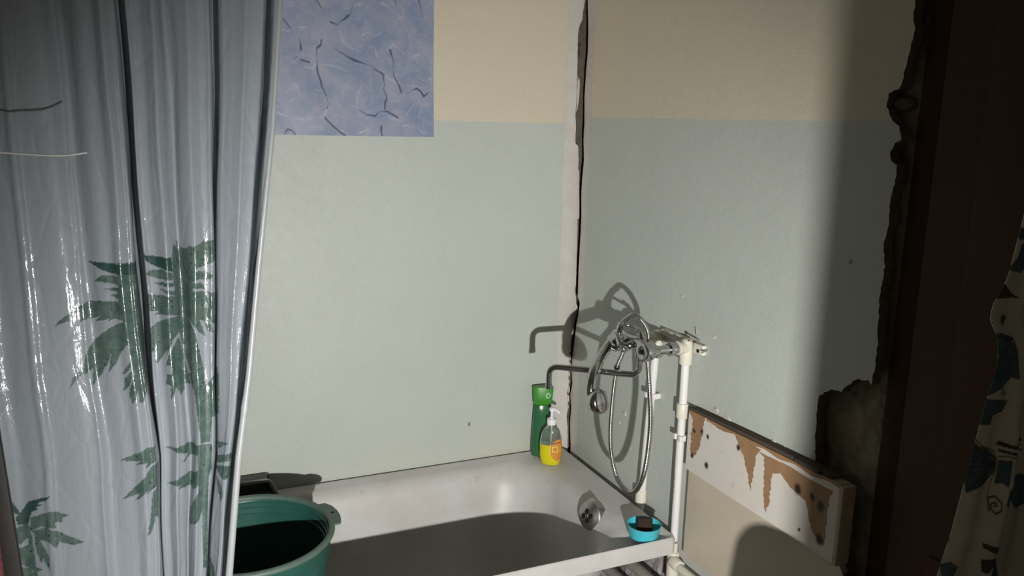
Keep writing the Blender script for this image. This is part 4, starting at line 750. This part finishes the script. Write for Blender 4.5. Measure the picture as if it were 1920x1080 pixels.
for i in range(K-1):
    a, b, c, d_ = max(i-1, 0), i, i+1, min(i+2, K-1)
    for k in range(KS[i]):
        t = k/KS[i]; w = (.5*(-t+2*t*t-t**3), .5*(2-5*t*t+3*t**3), .5*(t+4*t*t-3*t**3), .5*(-t*t+t**3))
        XX.append(w[0]*KX[a]+w[1]*KX[b]+w[2]*KX[c]+w[3]*KX[d_]); YY.append(w[0]*KY[a]+w[1]*KY[b]+w[2]*KY[c]+w[3]*KY[d_])
XX.append(KX[-1]); YY.append(KY[-1]); XX = np.array(XX).T; YY = np.array(YY).T; ZZ = np.repeat(zr[:, None], XX.shape[1], 1)
cw = np.zeros(XX.shape)
for k in range(40):
    fx = rng.normal(0, 42); fz = rng.normal(0, 14); cw += np.sin(XX*fx+ZZ*fz+rng.uniform(0, 6))*.00016
YY = YY + cw + np.clip(ZZ-1.35, -2, .0)*.085; XX = XX + .0012*np.sin(ZZ*17+YY*80)
sc = thing('shower_curtain', 'translucent grey vinyl shower curtain printed with green palms', 'shower curtain', (-1.45, CY, .14))
cu = sheet('curtain_sheet', XX, YY, ZZ, 'vinyl', sc)
pr_ = np.zeros(XX.shape); dk_ = np.zeros(XX.shape)
front = YY-np.clip(ZZ-1.35, -2, .0)*.085 < CY+.045
jx = XX+.0003*np.sin(ZZ*500); jz = ZZ+.0003*np.sin(XX*500)
for i, p in enumerate(LEAF):
    w_ = inside(jx, jz, p) & front; pr_[w_] = 1
    if i in DARKLEAF: dk_[w_] = .9
attr(cu, 'print', pr_); attr(cu, 'dark', dk_)
zi = np.arange(0, NZ, 6); lean = np.clip(zr-1.35, -2, 0)*.085
hp_ = [(E7[i]-.0035, CY+lean[i]-.002, zr[i]) for i in zi]
tube('rolled_hem', hp_, [float(np.interp(zr[i], [.8, 1.3, 2.0], [.0072, .006, .0042])*(1+.25*math.exp(-((zr[i]-1.69)/.012)**2)+.2*math.exp(-((zr[i]-1.2)/.01)**2))) for i in zi], 'hem', sc, 10)
for k in range(9):
    x = -1.70+k*.073
    c_ = [(x, CY+.0+.016*math.cos(a), 2.372+.022*math.sin(a)) for a in np.linspace(0, 2*PI, 25)]
    tube('curtain_ring', c_, .0018, 'white_plastic', sc, 8, False)
settle(sc)
rl = tube('shower_rail', [(-1.74, CY, 2.385), (-.9, CY, 2.385), (.01, CY, 2.385)], .009, 'chrome_dull', None, 16); tag(rl, 'straight metal rail above the bath carrying the shower curtain', 'curtain rail')
# bright wire sticking out in front of the curtain
wp = catmull([(-1.74, -1.075, 1.690), (-1.66, -1.085, 1.680), (-1.55, -1.085, 1.6725), (-1.49, -1.095, 1.6685), (-1.452, -1.105, 1.6675), (-1.432, -1.112, 1.6695), (-1.414, -1.117, 1.6725)], 8)
wi = tube('metal_wire', wp, .0014, 'wire', None, 10); tag(wi, 'thin bright metal wire jutting from the left wall before the curtain', 'wire')
# dark pole and pink towel at the lower left
pl = thing('wooden_pole', 'dark brown wooden slat leaning at the lower left edge', 'slat', (-1.52, -1.24, 0))
def beam(name, p, q_, w, dpt, mat, parent):
    p = Vector(p); q_ = Vector(q_); L_ = (q_-p).length; rot = Vector((0, 0, 1)).rotation_difference((q_-p).normalized()).to_matrix().to_4x4()
    return box(name, (-w/2, -dpt/2, 0), (w/2, dpt/2, L_), mat, parent, .002, 2, Matrix.Translation(p) @ rot)
beam('slat', (-1.489, -1.24, 0.0), (-1.538, -1.33, 1.44), .021, .014, 'dark_wood', pl)
beam('slat_cap', (-1.5375, -1.329, 1.425), (-1.539, -1.331, 1.445), .026, .019, 'dark_wood', pl)
settle(pl)
S_, Z_ = np.meshgrid(np.linspace(0, 1, 60), np.linspace(.35, 1.235, 120))
tw = sheet('towel', -1.735+S_*(.205+.012*(1.2-Z_)) , -1.40+.016*np.sin(S_*22)+.008*np.sin(S_*9+Z_*5), Z_+.012*np.sin(S_*7)-.05*(1-S_), 'towel'); tag(tw, 'pink striped terry towel hanging at the lower left edge', 'towel')
s_ = tw.modifiers.new('thickness', 'SOLIDIFY'); s_.thickness = .006
th = tube('towel_hook', [(-1.74, -1.40, 1.24), (-1.62, -1.40, 1.235), (-1.538, -1.40, 1.232)], .006, 'dark_wood', None, 10); tag(th, 'short dark peg holding the pink towel', 'peg')

# ------------------------------------------------------------------ flowered curtain on the right
FY = -1.70
zr2 = np.r_[np.arange(.2, .95, .02), np.arange(.95, 1.85, .0013), np.arange(1.85, 2.36, .02)]; U = np.linspace(0, 1, 260); Ug, Zf = np.meshgrid(U, zr2)
fe = np.array(sorted(FEDGE)); zb = np.r_[.2, .7, fe[:, 0], 1.9, 2.4]; xb_ = np.r_[-.36, -.335, fe[:, 1], -.205, -.19]
le = np.interp(Zf, zb, xb_)
wv = np.clip(np.abs(Zf-1.47)/.25, .25, 1)
FX = le + Ug*(.0-.005-le)*1.0
FYY = FY + (.013*np.cos(Ug*15)+.007*np.sin(Ug*33+.7+Zf*2))*wv + .012*np.exp(-((Zf-1.47)/.03)**2) - .02
fc = sheet('flowered_curtain', FX, FYY, Zf, 'floral'); tag(fc, 'cream cloth curtain with blue flowers beside the brown door', 'curtain')
bl = np.zeros(FX.shape); br = np.zeros(FX.shape); PX = FX-(FYY-FY)*1.38
for p in BLUE:
    for ox, oz in ((0, 0), (.03, .62), (.05, -.62)): bl = np.maximum(bl, inside(PX-ox, Zf-oz, p))
for p in BROWN:
    for ox, oz in ((0, 0), (.03, .62), (.05, -.62)): br = np.maximum(br, inside(PX-ox, Zf-oz, p))
br = np.maximum(br, np.clip(1.5-segdist(PX, Zf, SWIRL)/.0016, 0, 1))
for p in BLUE: br = np.maximum(br, np.clip(1.4-segdist(PX, Zf, p+[p[0]])/.0013, 0, 1)*.8)
for q in RIBS: br = np.maximum(br, np.clip(1.5-segdist(PX, Zf, q)/.0011, 0, 1)*.9)
attr(fc, 'blue', bl); attr(fc, 'brown', br)
s_ = fc.modifiers.new('thickness', 'SOLIDIFY'); s_.thickness = .0012
fr_ = tube('curtain_rod', [(.011, FY-.02, 2.362), (-.15, FY-.02, 2.362), (-.24, FY-.02, 2.362)], .008, 'dark_wood', None, 12); tag(fr_, 'short dark rod carrying the flowered curtain', 'curtain rod')

# ------------------------------------------------------------------ unseen chair, added below the frame to throw the rounded shadow
ch = thing('shadow_chair', 'added brown wooden chair, unseen, its rounded back shading the right wall', 'chair', (-.64, -1.79, 0))
cx_ = -.44; yA, yB, zT_, zB = -1.60, -1.985, .925, .62
rc = .09; P_ = []
for k in range(9): a = PI/2*k/8; P_.append((yA-rc+rc*math.cos(a), zT_-rc+rc*math.sin(a)))
for k in range(9): a = PI/2+PI/2*k/8; P_.append((yB+rc+rc*math.cos(a), zT_-rc+rc*math.sin(a)))
P_ += [(yB, zB), (yA+.03, zB)]
slab('backrest', P_, lambda a, b, dd: (cx_+dd, a, b), .02, 'chair_wood', ch)
box('seat', (-.86, -1.99, .43), (-.43, -1.585, .455), 'chair_wood', ch, .006)
for y in (-1.62, -1.955): tube('leg', [(cx_+.01, y, zB+.05), (cx_-.01, y, .44), (cx_+.005, y, 0)], [.014, .018, .013], 'chair_wood', ch, 12)
for y in (-1.62, -1.955): tube('leg', [(-.83, y, .43), (-.835, y, .2), (-.845, y, 0)], [.018, .016, .012], 'chair_wood', ch, 12)
settle(ch)
